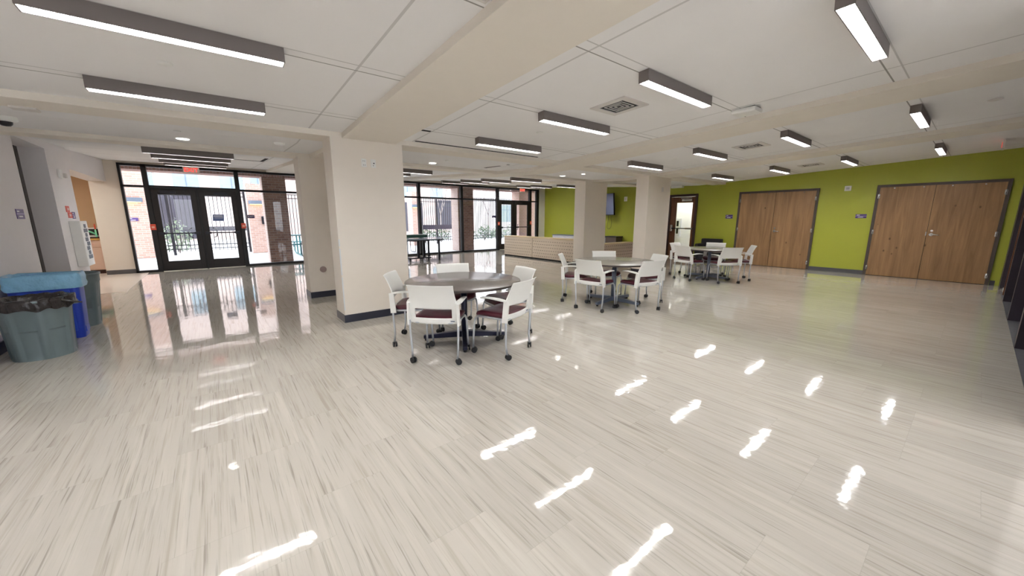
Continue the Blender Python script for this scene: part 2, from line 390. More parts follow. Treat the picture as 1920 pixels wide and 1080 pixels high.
# corridor seen through the single door
b = MB(); b.box(13.95, 14.1, 4.5, 9.5, 0, 2.8); b.box(EX+.18, 14.1, 9.3, 9.45, 0, 2.8); b.box(EX+.18, 14.1, 4.4, 4.55, 0, 2.8); b.box(EX+.18, 14.1, 4.5, 9.4, 2.6, 2.75)
struct(b.build('wall_corridor', M_['whitewall']))
b = MB(); b.box(EX+.18, 14.1, 4.5, 9.4, -.1, 0.0); struct(b.build('floor_corridor', M_['whitewall']))
cl = empty('corridor_light', (13.3, 6.8, 2.55), 'white flush ceiling light in the corridor behind the glazed door', 'light')
b = MB(); b.box(13.0, 13.6, 6.2, 7.4, 2.565, 2.6); b.build('frame', M_['white'], cl, (13.3, 6.8, 2.55))
b = MB(); b.box(13.03, 13.57, 6.23, 7.37, 2.555, 2.5652); b.build('diffuser', mat('corridor_glow', (.9,.9,.9), .5, emit=(1,1,1), es=4), cl, (13.3, 6.8, 2.55))

# columns
def column(x0, x1, y0, y1, ztop, n):
    b = MB(); b.box(x0, x1, y0, y1, 0, ztop)
    o = struct(b.build('column', M_['column'], bevel=.004))
    k = MB(); e = .008; k.box(x0-e, x1+e, y0-e, y1+e, 0, .105)
    bb = struct(k.build('baseboard', M_['dbase'] if n != 3 else M_['base'], o)); bb['label'] = 'dark cove base'
    return o
column(1.240, 2.165, 5.16, 5.555, 2.39, 0)
column(1.205, 2.11, 7.19, 7.60, 2.40, 1)
column(8.425, 9.46, 5.20, 5.545, 2.50, 2)
column(8.425, 9.41, 7.19, 7.59, 2.52, 3)
# paint chips along the corner of the main column
b = MB(); 
for z0, z1 in ((.17, .62), (.65, 1.0), (1.03, 1.12)): b.box(1.238, 1.252, 5.155, 5.162, z0, z1)
o = b.build('corner_patch', mat('patch_white', (.72,.74,.76), .6)); tag(o, 'bare whitish scrape down the left corner of the large front column', 'patch')

# ------------------------------------------------------------------ glazed wall
b = MB(); FR = NY; th = .11; fy0, fy1 = NY-.05, NY+.09
Xs = [-1.695, -1.232, .650, 2.45, 4.33, 6.19, 8.045, 9.89, 11.79, 12.245]
for i, x in enumerate(Xs):
    w = .05
    if x == -1.695: b.box(x, x+.05, fy0, fy1, 0, 2.735)
    elif x == 12.245: b.box(x-.05, x+.05, fy0, fy1, 0, 2.735)
    else: b.box(x-w, x+w, fy0, fy1, 0, 2.735)
b.box(-1.695, 12.29, fy0, fy1, 2.675, 2.735)
b.box(-1.695, -1.28, fy0, fy1, 2.165, 2.215); b.box(.70, 9.84, fy0, fy1, 2.150, 2.205); b.box(11.84, 12.2, fy0, fy1, 2.150, 2.205)
b.box(-1.18, .60, fy0, fy1, 2.150, 2.225); b.box(9.94, 11.74, fy0, fy1, 2.14, 2.20)
b.box(-1.695, -1.28, fy0, fy1, 0, .055); b.box(.70, 9.84, fy0, fy1, 0, .055); b.box(11.84, 12.2, fy0, fy1, 0, .055)
b.box(-.275, -.235, fy0, fy1, 0, 2.15); b.box(10.785, 10.825, fy0, fy1, 0, 2.15)
win = struct(b.build('window_1', M_['frame']))
b = MB()
def pane(x0, x1, z0, z1, y=NY+.02): b.box(x0, x1, y-.004, y+.004, z0, z1)
for i in range(len(Xs)-1):
    x0, x1 = Xs[i]+.05, Xs[i+1]-.05
    pane(x0, x1, 2.21, 2.68)
    if i not in (1, 7): pane(x0, x1, .05, 2.17)
g = b.build('glass', M_['glass'], win)
# threshold strips
b = MB(); b.box(-1.18, .60, NY-.05, NY+.09, 0, .012); b.box(9.94, 11.74, NY-.05, NY+.09, 0, .012); struct(b.build('trim_threshold', M_['cream']))

def glass_door(n, x0, x1, hinge_left, glz=(.265, 2.005), stile=.125):
    z0, z1 = .015, 2.14; y0, y1 = NY-.03, NY+.025
    b = MB(); st = stile
    b.box(x0-.012, x0, y0+.01, y1-.01, z0, z1+.02); b.box(x1, x1+.012, y0+.01, y1-.01, z0, z1+.02); b.box(x0, x1, y0+.01, y1-.01, z1, z1+.02)
    b.box(x0, x0+st, y0, y1, z0, z1); b.box(x1-st, x1, y0, y1, z0, z1); b.box(x0+st, x1-st, y0, y1, z0, glz[0]); b.box(x0+st, x1-st, y0, y1, glz[1], z1)
    d = struct(b.build('door_%d' % n, M_['dframe'], bevel=.003))
    g = MB(); g.box(x0+st-.005, x1-st+.005, NY-.006, NY+.002, glz[0]-.005, glz[1]+.005); g.build('glass', M_['glass'], d)
    p = MB(); zr = 1.0; p.box(x0+.06, x1-.06, y0-.075, y0-.045, zr-.016, zr+.016); p.box(x0+.03, x0+.16, y0-.085, y0, zr-.03, zr+.03); p.box(x1-.16, x1-.03, y0-.085, y0, zr-.03, zr+.03)
    pb = p.build('push_bar', M_['dark'], d)
    xl = x1-.20 if hinge_left else x0+.20; sgn = -1 if hinge_left else 1
    h = MB(); h.tube([(xl, y0, 1.13), (xl-0*sgn, y0-.0, 1.13), (xl+.06*sgn, y1+.05, 1.11), (xl+.085*sgn, y1+.06, 1.0), (xl+.06*sgn, y1+.05, .89), (xl, y1, .87)], .012, 8)
    h.build('pull_handle', M_['dark'], d)
    c = MB(); xc = x1-.5 if not hinge_left else x0+.18; c.box(xc, xc+.30, y0-.05, y0, 2.035, 2.09); c.build('closer', M_['dark'], d)
    return d
glass_door(2, -1.175, -.28, True); glass_door(3, -.23, .595, False)
glass_door(4, 9.945, 10.78, True); glass_door(5, 10.83, 11.735, False)

# text helper
def lettering(txt, size, name, m, parent, loc, rot, depth=.002, off=(0,0,0), align='CENTER'):
    cu = bpy.data.curves.new('t', 'FONT'); cu.body = txt; cu.size = size; cu.extrude = depth; cu.align_x = align; cu.align_y = 'CENTER'
    to = bpy.data.objects.new('t', cu); COL.objects.link(to)
    dg = bpy.context.evaluated_depsgraph_get(); me = bpy.data.meshes.new_from_object(to.evaluated_get(dg)); COL.objects.unlink(to); bpy.data.objects.remove(to)
    me.materials.clear(); me.materials.append(m)
    o = bpy.data.objects.new(name, me); COL.objects.link(o); o.parent = parent
    o.location = Vector(loc)-Vector(off); o.rotation_euler = rot
    return o
NORTHFACE = (PI/2, 0, 0)        # on a surface that faces -Y
EASTFACE = (PI/2, 0, -PI/2)     # on a surface that faces -X
WESTFACE = (PI/2, 0, PI/2)      # on a surface that faces +X

# lit exit signs hung at the glazed wall
def exit_sign(x, z, label, w=.34, h=.16, y=NY-.12, txt='EXIT', ts=.145):
    p = (x, y, z); e = empty('exit_sign', p, label, 'sign')
    b = MB(); b.box(x-w/2, x+w/2, y-.02, y+.02, z-h/2, z+h/2); b.box(x-.05, x+.05, y-.02, y+.02, z+h/2, zc(x, y)+.005); b.build('housing', M_['cream'], e, p, bevel=.004)
    lettering(txt, ts, 'lettering', M_['red'], e, (x, y-.024, z), NORTHFACE, .003, p)
exit_sign(-.305, 2.645, 'cream exit sign with red letters above the left pair of glass doors')
exit_sign(11.2, 2.655, 'cream exit sign with red letters above the right pair of glass doors', w=.30, h=.17)

def plate(name, label, cat, x, y, z, w, h, face, m, t=.006, rule=True, group=None, txt=None, ts=.05, bars=True, frame=None):
    p = (x, y, z); e = empty(name, p, label, cat, group); b = MB()
    if face == 'N': b.box(x-w/2, x+w/2, y-t, y, z-h/2, z+h/2)
    elif face == 'E': b.box(x-t, x, y-w/2, y+w/2, z-h/2, z+h/2)
    else: b.box(x, x+t, y-w/2, y+w/2, z-h/2, z+h/2)
    b.build('plate', m, e, p)
    def bar(u0, u1, v0, v1, mm, nm):
        k = MB()
        if face == 'N': k.box(x+u0*w, x+u1*w, y-t-.002, y-t+.001, z+v0*h, z+v1*h)
        elif face == 'E': k.box(x-t-.002, x-t+.001, y-u0*w, y-u1*w, z+v0*h, z+v1*h)
        else: k.box(x+t-.001, x+t+.002, y+u0*w, y+u1*w, z+v0*h, z+v1*h)
        k.build(nm, mm, e, p)
    if rule: bar(-.5, .5, -.02, .05, M_['lilac'], 'rule')
    if bars: bar(-.4, -.12, .2, .34, M_['signwhite'], 'caption'); bar(-.28, .22, -.32, -.18, M_['signwhite'], 'caption')
    if txt:
        rot = {'N': NORTHFACE, 'E': EASTFACE, 'W': WESTFACE}[face]
        q = {'N': (x, y-t-.001, z), 'E': (x-t-.001, y, z), 'W': (x+t+.001, y, z)}[face]
        lettering(txt, ts, 'lettering', M_['signwhite'], e, q, rot, .001, p)
    return e
plate('exit_plate', 'dark plate reading EXIT stuck on the glass right of the left door pair', 'sign', .885, NY+.012, 1.445, .17, .095, 'N', M_['purple'], rule=False, txt='EXIT', ts=.07, bars=False)
plate('exit_plate', 'dark plate on the glass left of the right door pair', 'sign', 9.68, NY+.012, 1.47, .20, .095, 'N', M_['purple'], rule=False, bars=True)
for i, (x, z, l) in enumerate(((-1.235, 1.17, 'red square sticker on the frame left of the left door pair'), (.675, 1.18, 'red square sticker on the frame right of the left door pair'),
                   (9.91, 1.17, 'red square sticker on the frame left of the right door pair'), (11.80, 1.19, 'red square sticker on the frame right of the right door pair'))):
    e = empty('red_sticker', (x, fy0, z), l, 'sticker', 'red stickers beside the glass doors')
    b = MB(); b.box(x-.055, x+.055, fy0-.004, fy0, z-.075, z+.075); b.build('card', M_['redpaper'], e, (x, fy0, z))
    b = MB(); b.box(x-.03, x+.03, fy0-.006, fy0-.004, z-.03, z+.02); b.build('mark', mat('sticker_mark', (.85,.45,.35), .5), e, (x, fy0, z))
e = empty('door_notice', (.125, NY-.01, 1.41), 'blue printed notice taped askew on the right leaf of the left doors', 'notice')
b = MB(); c, s_ = math.cos(.10), math.sin(.10)
pp = [(-.125,-.09),(.125,-.09),(.125,.09),(-.125,.09)]; pp = [(x*c-z*s_*-1, z*c-x*s_*0) for x, z in pp]
b.add([(x, 0, z) for x, z in pp]+[(x, .002, z) for x, z in pp], [(0,1,2,3),(7,6,5,4),(0,4,5,1),(1,5,6,2),(2,6,7,3),(3,7,4,0)]); b.build('sheet', mat('notice_blue', (.10,.15,.32), .5, var=.2), e)
b = MB(); b.box(-.10, .10, -.002, 0, .035, .055); b.box(-.09, .10, -.002, 0, -.01, .0); b.build('caption', M_['signwhite'], e)
plate('wall_plate', 'small violet plate on the brick pillar outside left of the doors', 'sign', -2.16, 18.38, 1.36, .24, .11, 'N', M_['violet'], rule=False)

# ------------------------------------------------------------------ ceiling lights
def make_light():
    root = empty('ceiling_light', (0,0,0), None, 'light', 'grey linear ceiling lights'); L2, W2, H = .585, .047, .095
    b = MB(); t = .006
    b.box(-L2, L2, -W2, -W2+t, -H, 0); b.box(-L2, L2, W2-t, W2, -H, 0); b.box(-L2, -L2+t, -W2+t, W2-t, -H, 0); b.box(L2-t, L2, -W2+t, W2-t, -H, 0); b.box(-L2+t, L2-t, -W2+t, W2-t, -t, 0)
    b.build('housing', M_['grey'], root)
    b = MB(); b.box(-L2+t, L2-t, -W2+t, W2-t, -H+.013, -H+.017); b.build('lamp', M_['lamp'], root)
    b = MB(); n = 26
    for k in range(1, n):
        x = -L2+t+(2*L2-2*t)*k/n; b.box(x-.0012, x+.0012, -W2+t, W2-t, -H+.001, -H+.012)
    b.box(-L2+t, L2-t, -.0012, .0012, -H+.001, -H+.012)
    b.build('louver', M_['louver'], root)
    return root
PL = make_light(); used = [False]; LM = {}
def lamp_mesh(me, key):
    if key not in LM:
        m2 = me.copy(); m2.materials.clear(); m2.materials.append(mat('lamp_'+key, (.8,.82,.85), .4, emit=(1,.985,.96), es={'dim': 15.0, 'low': 3.0, 'deep': 15.0}[key])); LM[key] = m2
        if key == 'deep': m2.transform(Matrix.Translation((0, 0, .022)))
    return LM[key]
def put_light(x, y, label, lamp=None):
    o = PL if not used[0] else copy_tree(PL); used[0] = True
    sl = -.0485 if y < 6 else .0565
    o.location = (x, y, zc(x, y)); o.rotation_euler = (math.atan(sl), -math.atan(.005), 0); o['label'] = label
    if lamp:
        for c in o.children:
            if c.name.startswith('lamp'): c.data = lamp_mesh(c.data, lamp)
ordn = ['nearest', 'second nearest', 'third nearest', 'farthest']
COLS = [(-.07, 'above the left bay'), (3.555, 'in the bay above the nearest table'), (7.14, 'in the bay above the middle table'), (10.84, 'in the bay beside the green wall')]
for x, d in COLS:
    for k, y in enumerate(ROWS_NEAR):
        put_light(x, y, 'grey box ceiling light, %s of four %s' % (ordn[k], d), 'dim' if x > 10 else None)
FARC = [(-.17, (8.45, 9.64, 11.03, 12.12), 'before the left glass doors'), (3.75, (8.6, 9.9), 'right of the front column'),
        (7.41, (8.6, 10.1, 11.38, 12.75), 'before the tall windows'), (10.9, (9.0, 10.18, 11.7, 12.6), 'over the slatted counter')]
for x, ys, d in FARC:
    for k, y in enumerate(ys):
        nm = ordn[k] if len(ys) == 4 else ['nearer', 'farther'][k]
        put_light(x, y, 'grey box ceiling light, %s of the %s lights %s' % (nm, 'four' if len(ys) == 4 else 'two', d), 'low' if x < 0 and k in (0, 2) else 'deep')
for x, y in ((-.07, -1.2), (3.555, -.61), (7.14, -.0), ):  # unseen lights added to balance the room's lighting
    if x == 7.14: continue
    put_light(x, y, 'added grey box fill light behind the viewer, %s' % ('left bay' if x < 1 else 'bay of the nearest table'))

# ------------------------------------------------------------------ ceiling fittings
def on_ceiling(x, y, dz=0): return (x, y, zc(x, y)-dz)
def disc(name, label, cat, x, y, r, h, m, prof=None, glow=None):
    p = on_ceiling(x, y); e = empty(name, p, label, cat)
    b = MB(); b.lathe(prof or [(r, .01), (r, -h*.5), (r*.8, -h), (0.001, -h)], p, 24); b.build('cover' if cat != 'downlight' else 'rim', m, e, p)
    if glow:
        k = MB(); k.lathe([(r*.78, -h-.0005), (r*.78, -h-.003), (.001, -h-.003)], p, 24); k.build('lens', glow, e, p)
    return e
GL = mat('downlight_glow', (.9,.9,.9), .5, emit=(1,.97,.9), es=1.6)
disc('ceiling_speaker', 'small round white cover between the two left ceiling lights', 'ceiling cover', -.145, 3.88, .045, .015, M_['white'])
disc('sprinkler_cover', 'tiny round cap left of centre between the cross beams', 'ceiling cover', -.21, 6.05, .035, .012, M_['white'])
disc('downlight', 'lit round downlight between the cross beams left of the columns', 'downlight', -.19, 6.72, .085, .008, M_['white'], glow=GL)
disc('smoke_detector', 'white smoke detector between the cross beams beside the front column', 'smoke detector', .83, 6.15, .065, .03, M_['white'])
disc('sprinkler_cover', 'round cap between the first and second lights over the nearest table', 'ceiling cover', 3.55, 3.86, .045, .01, M_['white'])
disc('sprinkler_cover', 'round cap in the bay over the middle table', 'ceiling cover', 7.2, 3.93, .045, .01, M_['white'])
disc('sprinkler_cover', 'round cap in the bay close to the green wall', 'ceiling cover', 10.98, 3.97, .045, .01, M_['white'])
disc('sprinkler_cover', 'flat disc on the ceiling at far right of the photo', 'ceiling cover', 7.12, .10, .06, .012, M_['vent'])
disc('downlight', 'lit downlight over the passage right of the front column', 'downlight', 3.43, 6.75, .085, .008, M_['white'], glow=GL)
disc('sprinkler_cover', 'small white cap beside the lit downlight right of the front column', 'ceiling cover', 3.44, 6.2, .04, .012, M_['white'])
disc('downlight', 'lit downlight in the passage in front of the slatted counter', 'downlight', 7.12, 6.85, .085, .008, M_['white'], glow=GL)
disc('downlight', 'small bright downlight in the passage above the middle table', 'downlight', 7.02, 5.98+.1, .05, .008, M_['white'], glow=GL)
# camera dome at the left edge
p = on_ceiling(-1.535, 6.33); e = empty('security_camera', p, 'white dome camera on the ceiling at the left edge', 'camera')
b = MB(); b.lathe([(.085, .0), (.085, -.035), (.065, -.05), (.001, -.05)], p, 24); b.build('housing', M_['white'], e, p)
b = MB(); b.lathe([(.05, -.045), (.045, -.075), (.03, -.09), (.001, -.095)], p, 24); b.build('dome', M_['black'], e, p)
p = (-1.22, 5.56, 2.385-.012); e = empty('beam_plate', p, 'thin white plate under the cross beam at upper left', 'plate')
b = MB(); b.box(-1.30, -1.14, 5.50, 5.62, 2.352, 2.371); b.build('cover', M_['vent'], e, p)
# square vents
def vent(x, y, s, label, dark=True):
    p = on_ceiling(x, y); e = empty('ceiling_vent', p, label, 'vent', 'square ceiling vents')
    def sheetbox(x0, x1, y0, y1, z0, z1):
        return [(a, c, zc(a, c)+z) for z in (z0, z1) for (a, c) in ((x0,y0),(x1,y0),(x1,y1),(x0,y1))]
    b = MB(); h = s/2; q = h*.68
    for (x0, x1, y0, y1) in ((x-h,x+h,y-h,y-q),(x-h,x+h,y+q,y+h),(x-h,x-q,y-q,y+q),(x+q,x+h,y-q,y+q)): b.hexa(sheetbox(x0,x1,y0,y1,-.012,.002))
    b.build('frame', M_['vent'], e, p)
    b = MB(); b.hexa(sheetbox(x-q,x+q,y-q,y+q,-.004,.0)); b.build('duct_opening', M_['slotblack'], e, p)
    b = MB()
    for k in range(1, 4):
        a = q*(1-k/4.0); w = q*.05
        for (x0, x1, y0, y1) in ((x-a,x+a,y-a,y-a+w),(x-a,x+a,y+a-w,y+a),(x-a,x-a+w,y-a+w,y+a-w),(x+a-w,x+a,y-a+w,y+a-w)): b.hexa(sheetbox(x0,x1,y0,y1,-.011,-.004))
    b.build('vanes', M_['vent'], e, p)
vent(3.57, 2.62, .44, 'square white vent with dark slots between lights over the nearest table')
vent(7.28, 2.62, .44, 'square vent between lights over the middle table')
vent(11.0, 2.66, .42, 'square vent between lights nearest the green wall')
# white box on the beam edge
p = on_ceiling(4.95, 1.87); e = empty('wireless_box', p, 'white flat box with rounded corners on the ceiling beside a beam', 'electrical box')
b = MB(); b.box(4.84, 5.06, 1.74, 2.0, p[2]-.055, p[2]-.001); b.build('casing', M_['white'], e, p, bevel=.02)
b = MB(); b.box(4.86, 5.04, 1.76, 1.98, p[2]-.001, p[2]+.01); b.build('bracket', M_['black'], e, p)
p = (12.45, 6.58, 2.45); e = empty('emergency_light', p, 'white box on the ceiling edge above the glazed brown door', 'emergency light')
b = MB(); b.box(12.38, 12.52, 6.40, 6.80, 2.405, zc(12.45, 6.58)+.001); b.build('casing', M_['white'], e, p, bevel=.01)
p = on_ceiling(11.05, -.05); e = empty('exit_sign', p, 'small hanging exit sign with pink lettering in the upper right corner', 'sign')
b = MB(); b.box(10.88, 11.2, -.065, -.035, p[2]-.16, p[2]-.02); b.box(11.0, 11.08, -.06, -.04, p[2]-.03, p[2]); b.build('housing', M_['cream'], e, p)
lettering('EXIT', .11, 'lettering', M_['red'], e, (11.04, -.032, p[2]-.09), (PI/2, 0, PI), .002, p)
# missing ceiling tiles and slots
def slot(name, x0, x1, y0, y1, label):
    p = on_ceiling((x0+x1)/2, (y0+y1)/2); e = empty(name, p, label, 'ceiling slot')
    pts = [(a, c, zc(a, c)+z) for z in (-.004, .01) for (a, c) in ((x0,y0),(x1,y0),(x1,y1),(x0,y1))]
    b = MB(); b.hexa(pts); b.build('dark_gap', M_['slotblack'], e, p)
slot('open_slot', 2.10, 2.30, 4.53, 4.575, 'short black slot in the ceiling beside the front column beam')
slot('open_slot', 2.34, 4.66, 5.09, 5.125, 'long thin dark gap in the ceiling along the cross beam')
slot('open_slot', 4.62, 4.68, 5.93, 6.75, 'narrow dark gap in the ceiling above the passage')
slot('open_slot', .93, .99, 8.9, 9.9, 'dark edge of an open ceiling tile before the left glass doors')
slot('open_slot', .45, .93, 9.80, 9.86, 'dark cross edge of the open tile before the left glass doors')
p = on_ceiling(1.20, 1.95); e = empty('access_hatch', p, 'white access hatch in the ceiling at the top edge beside the large beam', 'hatch')
b = MB()
for a in ((1.07,1.36,1.93,1.95),(1.07,1.36,1.62,1.64),(1.07,1.09,1.64,1.93),(1.34,1.36,1.64,1.93)):
    x0, x1, y0, y1 = a; b.hexa([(q, c, zc(q, c)+z) for z in (-.012, 0) for (q, c) in ((x0,y0),(x1,y0),(x1,y1),(x0,y1))])
b.build('frame', M_['vent'], e, p)
b = MB(); b.hexa([(q, c, zc(q, c)+z) for z in (-.005, 0) for (q, c) in ((1.1,1.65),(1.33,1.65),(1.33,1.92),(1.1,1.92))]); b.build('panel', M_['white'], e, p)

# ------------------------------------------------------------------ doors in the green wall
def double_door(y0, y1, mid, n, pegs, zt=2.18):
    f = MB(); w = .055; x0, x1 = EX-.035, EX+.01
    f.box(x0, x1, y0, y0+w, 0, zt); f.box(x0, x1, y1-w, y1, 0, zt); f.box(x0, x1, y0+w, y1-w, zt-w, zt)
    fr = struct(f.build('trim_%d' % n, M_['jamb'], bevel=.003))
    f = MB(); f.box(EX-.0009, EX+.002, y0+w, y1-w, 0, zt-w); f.build('shadow_gap', M_['slotblack'], fr)
    for i, (a, c) in enumerate(((y0+w, mid-.002), (mid+.002, y1-w))):
        k = MB(); k.box(EX-.024, EX-.0012, a+.002, c-.002, .008, zt-w-.003)
        d = struct(k.build('door_%d' % (n*2+4+i), M_['doorwood'], bevel=.001))
        hy = y0+w if i == 0 else y1-w
        for hz in (.19, 1.065, 1.915):
            h = MB(); h.cyl((EX-.034, hy, hz-.055), (EX-.034, hy, hz+.055), .011, 12); h.box(EX-.037, EX-.02, hy-.018, hy+.018, hz-.05, hz+.05); h.build('hinge', M_['chrome'], d)
        for py in pegs:
            if a < py < c:
                h = MB(); h.cyl((EX-.024, py, 2.092), (EX-.036, py, 2.092), .014, 12); h.build('bolt_head', M_['chrome'], d)
        if i == 0:
            q = mid-.07
            h = MB(); h.cyl((EX-.024, q, 1.03), (EX-.036, q, 1.03), .034, 20); h.cyl((EX-.036, q, 1.03), (EX-.07, q, 1.03), .012, 12)
            h.tube([(EX-.07, q, 1.03), (EX-.072, q-.05, 1.03), (EX-.070, q-.11, 1.022), (EX-.066, q-.125, 1.015)], [.013,.012,.010,.008], 10); h.build('lever_handle', M_['chrome'], d)
            h = MB(); h.cyl((EX-.024, q, 1.115), (EX-.034, q, 1.115), .021, 16); h.build('lock_cylinder', M_['chrome'], d)
        elif n == 2:
            h = MB(); h.box(EX-.027, EX-.024, mid+.006, mid+.02, 1.0, 1.09); h.build('strike_plate', M_['chrome'], d)
    return fr
double_door(2.795, 4.735, 3.775, 1, (4.44, 3.95, 3.58, 3.117))
double_door(-.285, 1.69, .74, 2, (1.387, .92, .50, .05))
# single glazed brown door
f = MB(); f.box(EX-.03, EX+.05, 5.985, 6.065, 0, 2.2); f.box(EX-.03, EX+.05, 6.92, 7.12, 0, 2.2); f.box(EX-.03, EX+.05, 6.065, 6.92, 2.12, 2.2)
struct(f.build('trim_3', mat('dark_red_brown_frame', (.055,.025,.022), .4)))
k = MB(); x0, x1 = EX-.005, EX+.035; a, c = 6.07, 6.915
k.box(x0, x1, a, 6.145, .01, 2.115); k.box(x0, x1, 6.705, c, .01, 2.115); k.box(x0, x1, 6.145, 6.705, 1.92, 2.115); k.box(x0, x1, 6.145, 6.705, .01, .22)
d = struct(k.build('door_10', M_['redwood']))
h = MB(); h.box(EX+.012, EX+.018, 6.14, 6.71, .21, 1.93); h.build('glass', M_['glass'], d)
h = MB(); h.box(EX-.075, EX-.05, 6.12, 6.80, 1.035, 1.065); h.build('push_bar', M_['dark'], d)
h = MB(); h.box(EX-.085, EX-.01, 6.08, 6.32, 1.025, 1.075); h.build('push_bar', M_['chrome'], d)
h = MB(); h.box(EX-.06, EX-.005, 6.78, 6.86, .95, 1.17); h.build('escutcheon', M_['chrome'], d, bevel=.01)
h = MB(); h.box(EX-.07, EX-.005, 6.15, 6.50, 1.965, 2.03); h.build('closer', M_['chrome'], d)
h = MB(); h.box(EX-.06, EX-.04, 6.16, 6.54, 2.06, 2.075); h.build('closer_arm', M_['chrome'], d)
p = (13.95, 7.23, 1.05); e = empty('extinguisher_cabinet', p, 'slim grey cabinet with dark slots on the corridor wall seen through the glazed door', 'cabinet')
b = MB(); b.box(13.87, 13.949, 7.13, 7.33, .72, 1.38); b.build('case', M_['cab'], e, p)
b = MB(); b.box(13.86, 13.87, 7.19, 7.27, 1.10, 1.30); b.box(13.86, 13.87, 7.19, 7.27, .82, 1.03); b.build('slot', M_['dark'], e, p)

# signs, strobe, thermostat on the green wall
plate('room_sign', 'violet two-line room sign left of the nearer wooden double doors', 'sign', EX, 1.90, 1.445, .205, .10, 'E', M_['violet'], group=None)
plate('room_sign', 'violet two-line room sign left of the farther wooden double doors', 'sign', EX, 4.97, 1.445, .205, .12, 'E', M_['violet'])
p = (EX, 2.23, 2.137); e = empty('alarm_strobe', p, 'white square alarm strobe high on the green wall between the wooden doors', 'alarm')
b = MB(); b.box(EX-.035, EX, 2.165, 2.295, 2.075, 2.20); b.build('casing', M_['white'], e, p, bevel=.008)
b = MB(); b.box(EX-.047, EX-.035, 2.20, 2.26, 2.11, 2.165); b.build('lens', mat('strobe_lens', (.6,.6,.62), .2), e, p)
p = (EX, 8.79, 2.14); e = empty('wall_plate', p, 'small white socket plate high on the green wall beside the television', 'socket')
b = MB(); b.box(EX-.012, EX, 8.72, 8.86, 2.05, 2.225); b.build('plate', M_['white'], e, p, bevel=.004)
b = MB(); b.box(EX-.015, EX-.012, 8.765, 8.815, 2.09, 2.185); b.build('socket', M_['vent'], e, p)
# television
p = (EX-.26, 9.60, 1.95); e = empty('television', p, 'flat television angled off the green wall with a hanging cable', 'television')
def R2(x, y, a): return (math.cos(a)*x-math.sin(a)*y, math.sin(a)*x+math.cos(a)*y)
b = MB(); c0 = (EX-.26, 9.60); A = math.radians(-14)
def tvbox(u0, u1, d0, d1, z0, z1):   # u along screen (Y), d depth (X), z tilted
    out = []
    for z in (z0, z1):
        for (u, dd) in ((u0,d0),(u1,d0),(u1,d1),(u0,d1)):
            x, y = R2(dd+(z-1.5)*-.09+.02, u, A); out.append((c0[0]+x, c0[1]+y, z))
    return out
b.hexa(tvbox(-.62,.62,-.03,.03,1.52,2.36)); b.build('casing', M_['dark'], e, p)
b = MB(); b.hexa(tvbox(-.605,.605,-.034,-.03,1.55,2.34)); b.build('screen', M_['tv'], e, p)
b = MB(); b.box(EX-.25, EX, 9.55, 9.70, 1.85, 2.1); b.build('bracket', M_['dark'], e, p)
b = MB(); b.tube([(EX-.05, 9.55, 1.56), (EX-.04, 9.55, 1.35), (EX-.03, 9.60, 1.05), (EX-.03, 9.56, .98), (EX-.03, 9.47, .97), (EX-.03, 9.40, 1.05), (EX-.03, 9.38, 1.25), (EX-.04, 9.45, 1.55)], .006, 6); b.build('cable', M_['black'], e, p)

# low cabinets at the green wall behind the counter
def low_cabinet(y0, y1, zt, label, m):
    p = (EX-.3, (y0+y1)/2, 0); e = empty('low_cabinet', p, label, 'cabinet')
    b = MB(); b.box(EX-.45, EX-.02, y0, y1, 0, zt-.03); b.build('body', m, e, p)
    b = MB(); b.box(EX-.47, EX-.02, y0-.01, y1+.01, zt-.03, zt); b.build('top', M_['bluegrey'], e, p)
    ym = (y0+y1)/2
    for a, c in ((y0, ym-.015), (ym+.015, y1)):
        b = MB(); b.box(EX-.462, EX-.45, a+.01, c-.01, .06, zt-.05); b.build('door', m, e, p)
low_cabinet(10.9, 12.33, .67, 'pale low cabinet with two doors, left behind the slatted counter', M_['cab'])
low_cabinet(9.35, 10.75, .67, 'pale low cabinet against the green wall, right behind the slatted counter', M_['cab'])
p = (EX-.3, 9.05, 0); e = empty('equipment_box', p, 'dark flat box beyond the counter under the television', 'box')
b = MB(); b.box(EX-.45, EX-.03, 8.83, 9.33, 0, .66); b.build('body', mat('brown_box', (.12,.09,.08), .5), e, p)
b = MB(); b.box(EX-.47, EX-.03, 8.80, 9.33, .66, .70); b.build('top', M_['black'], e, p)

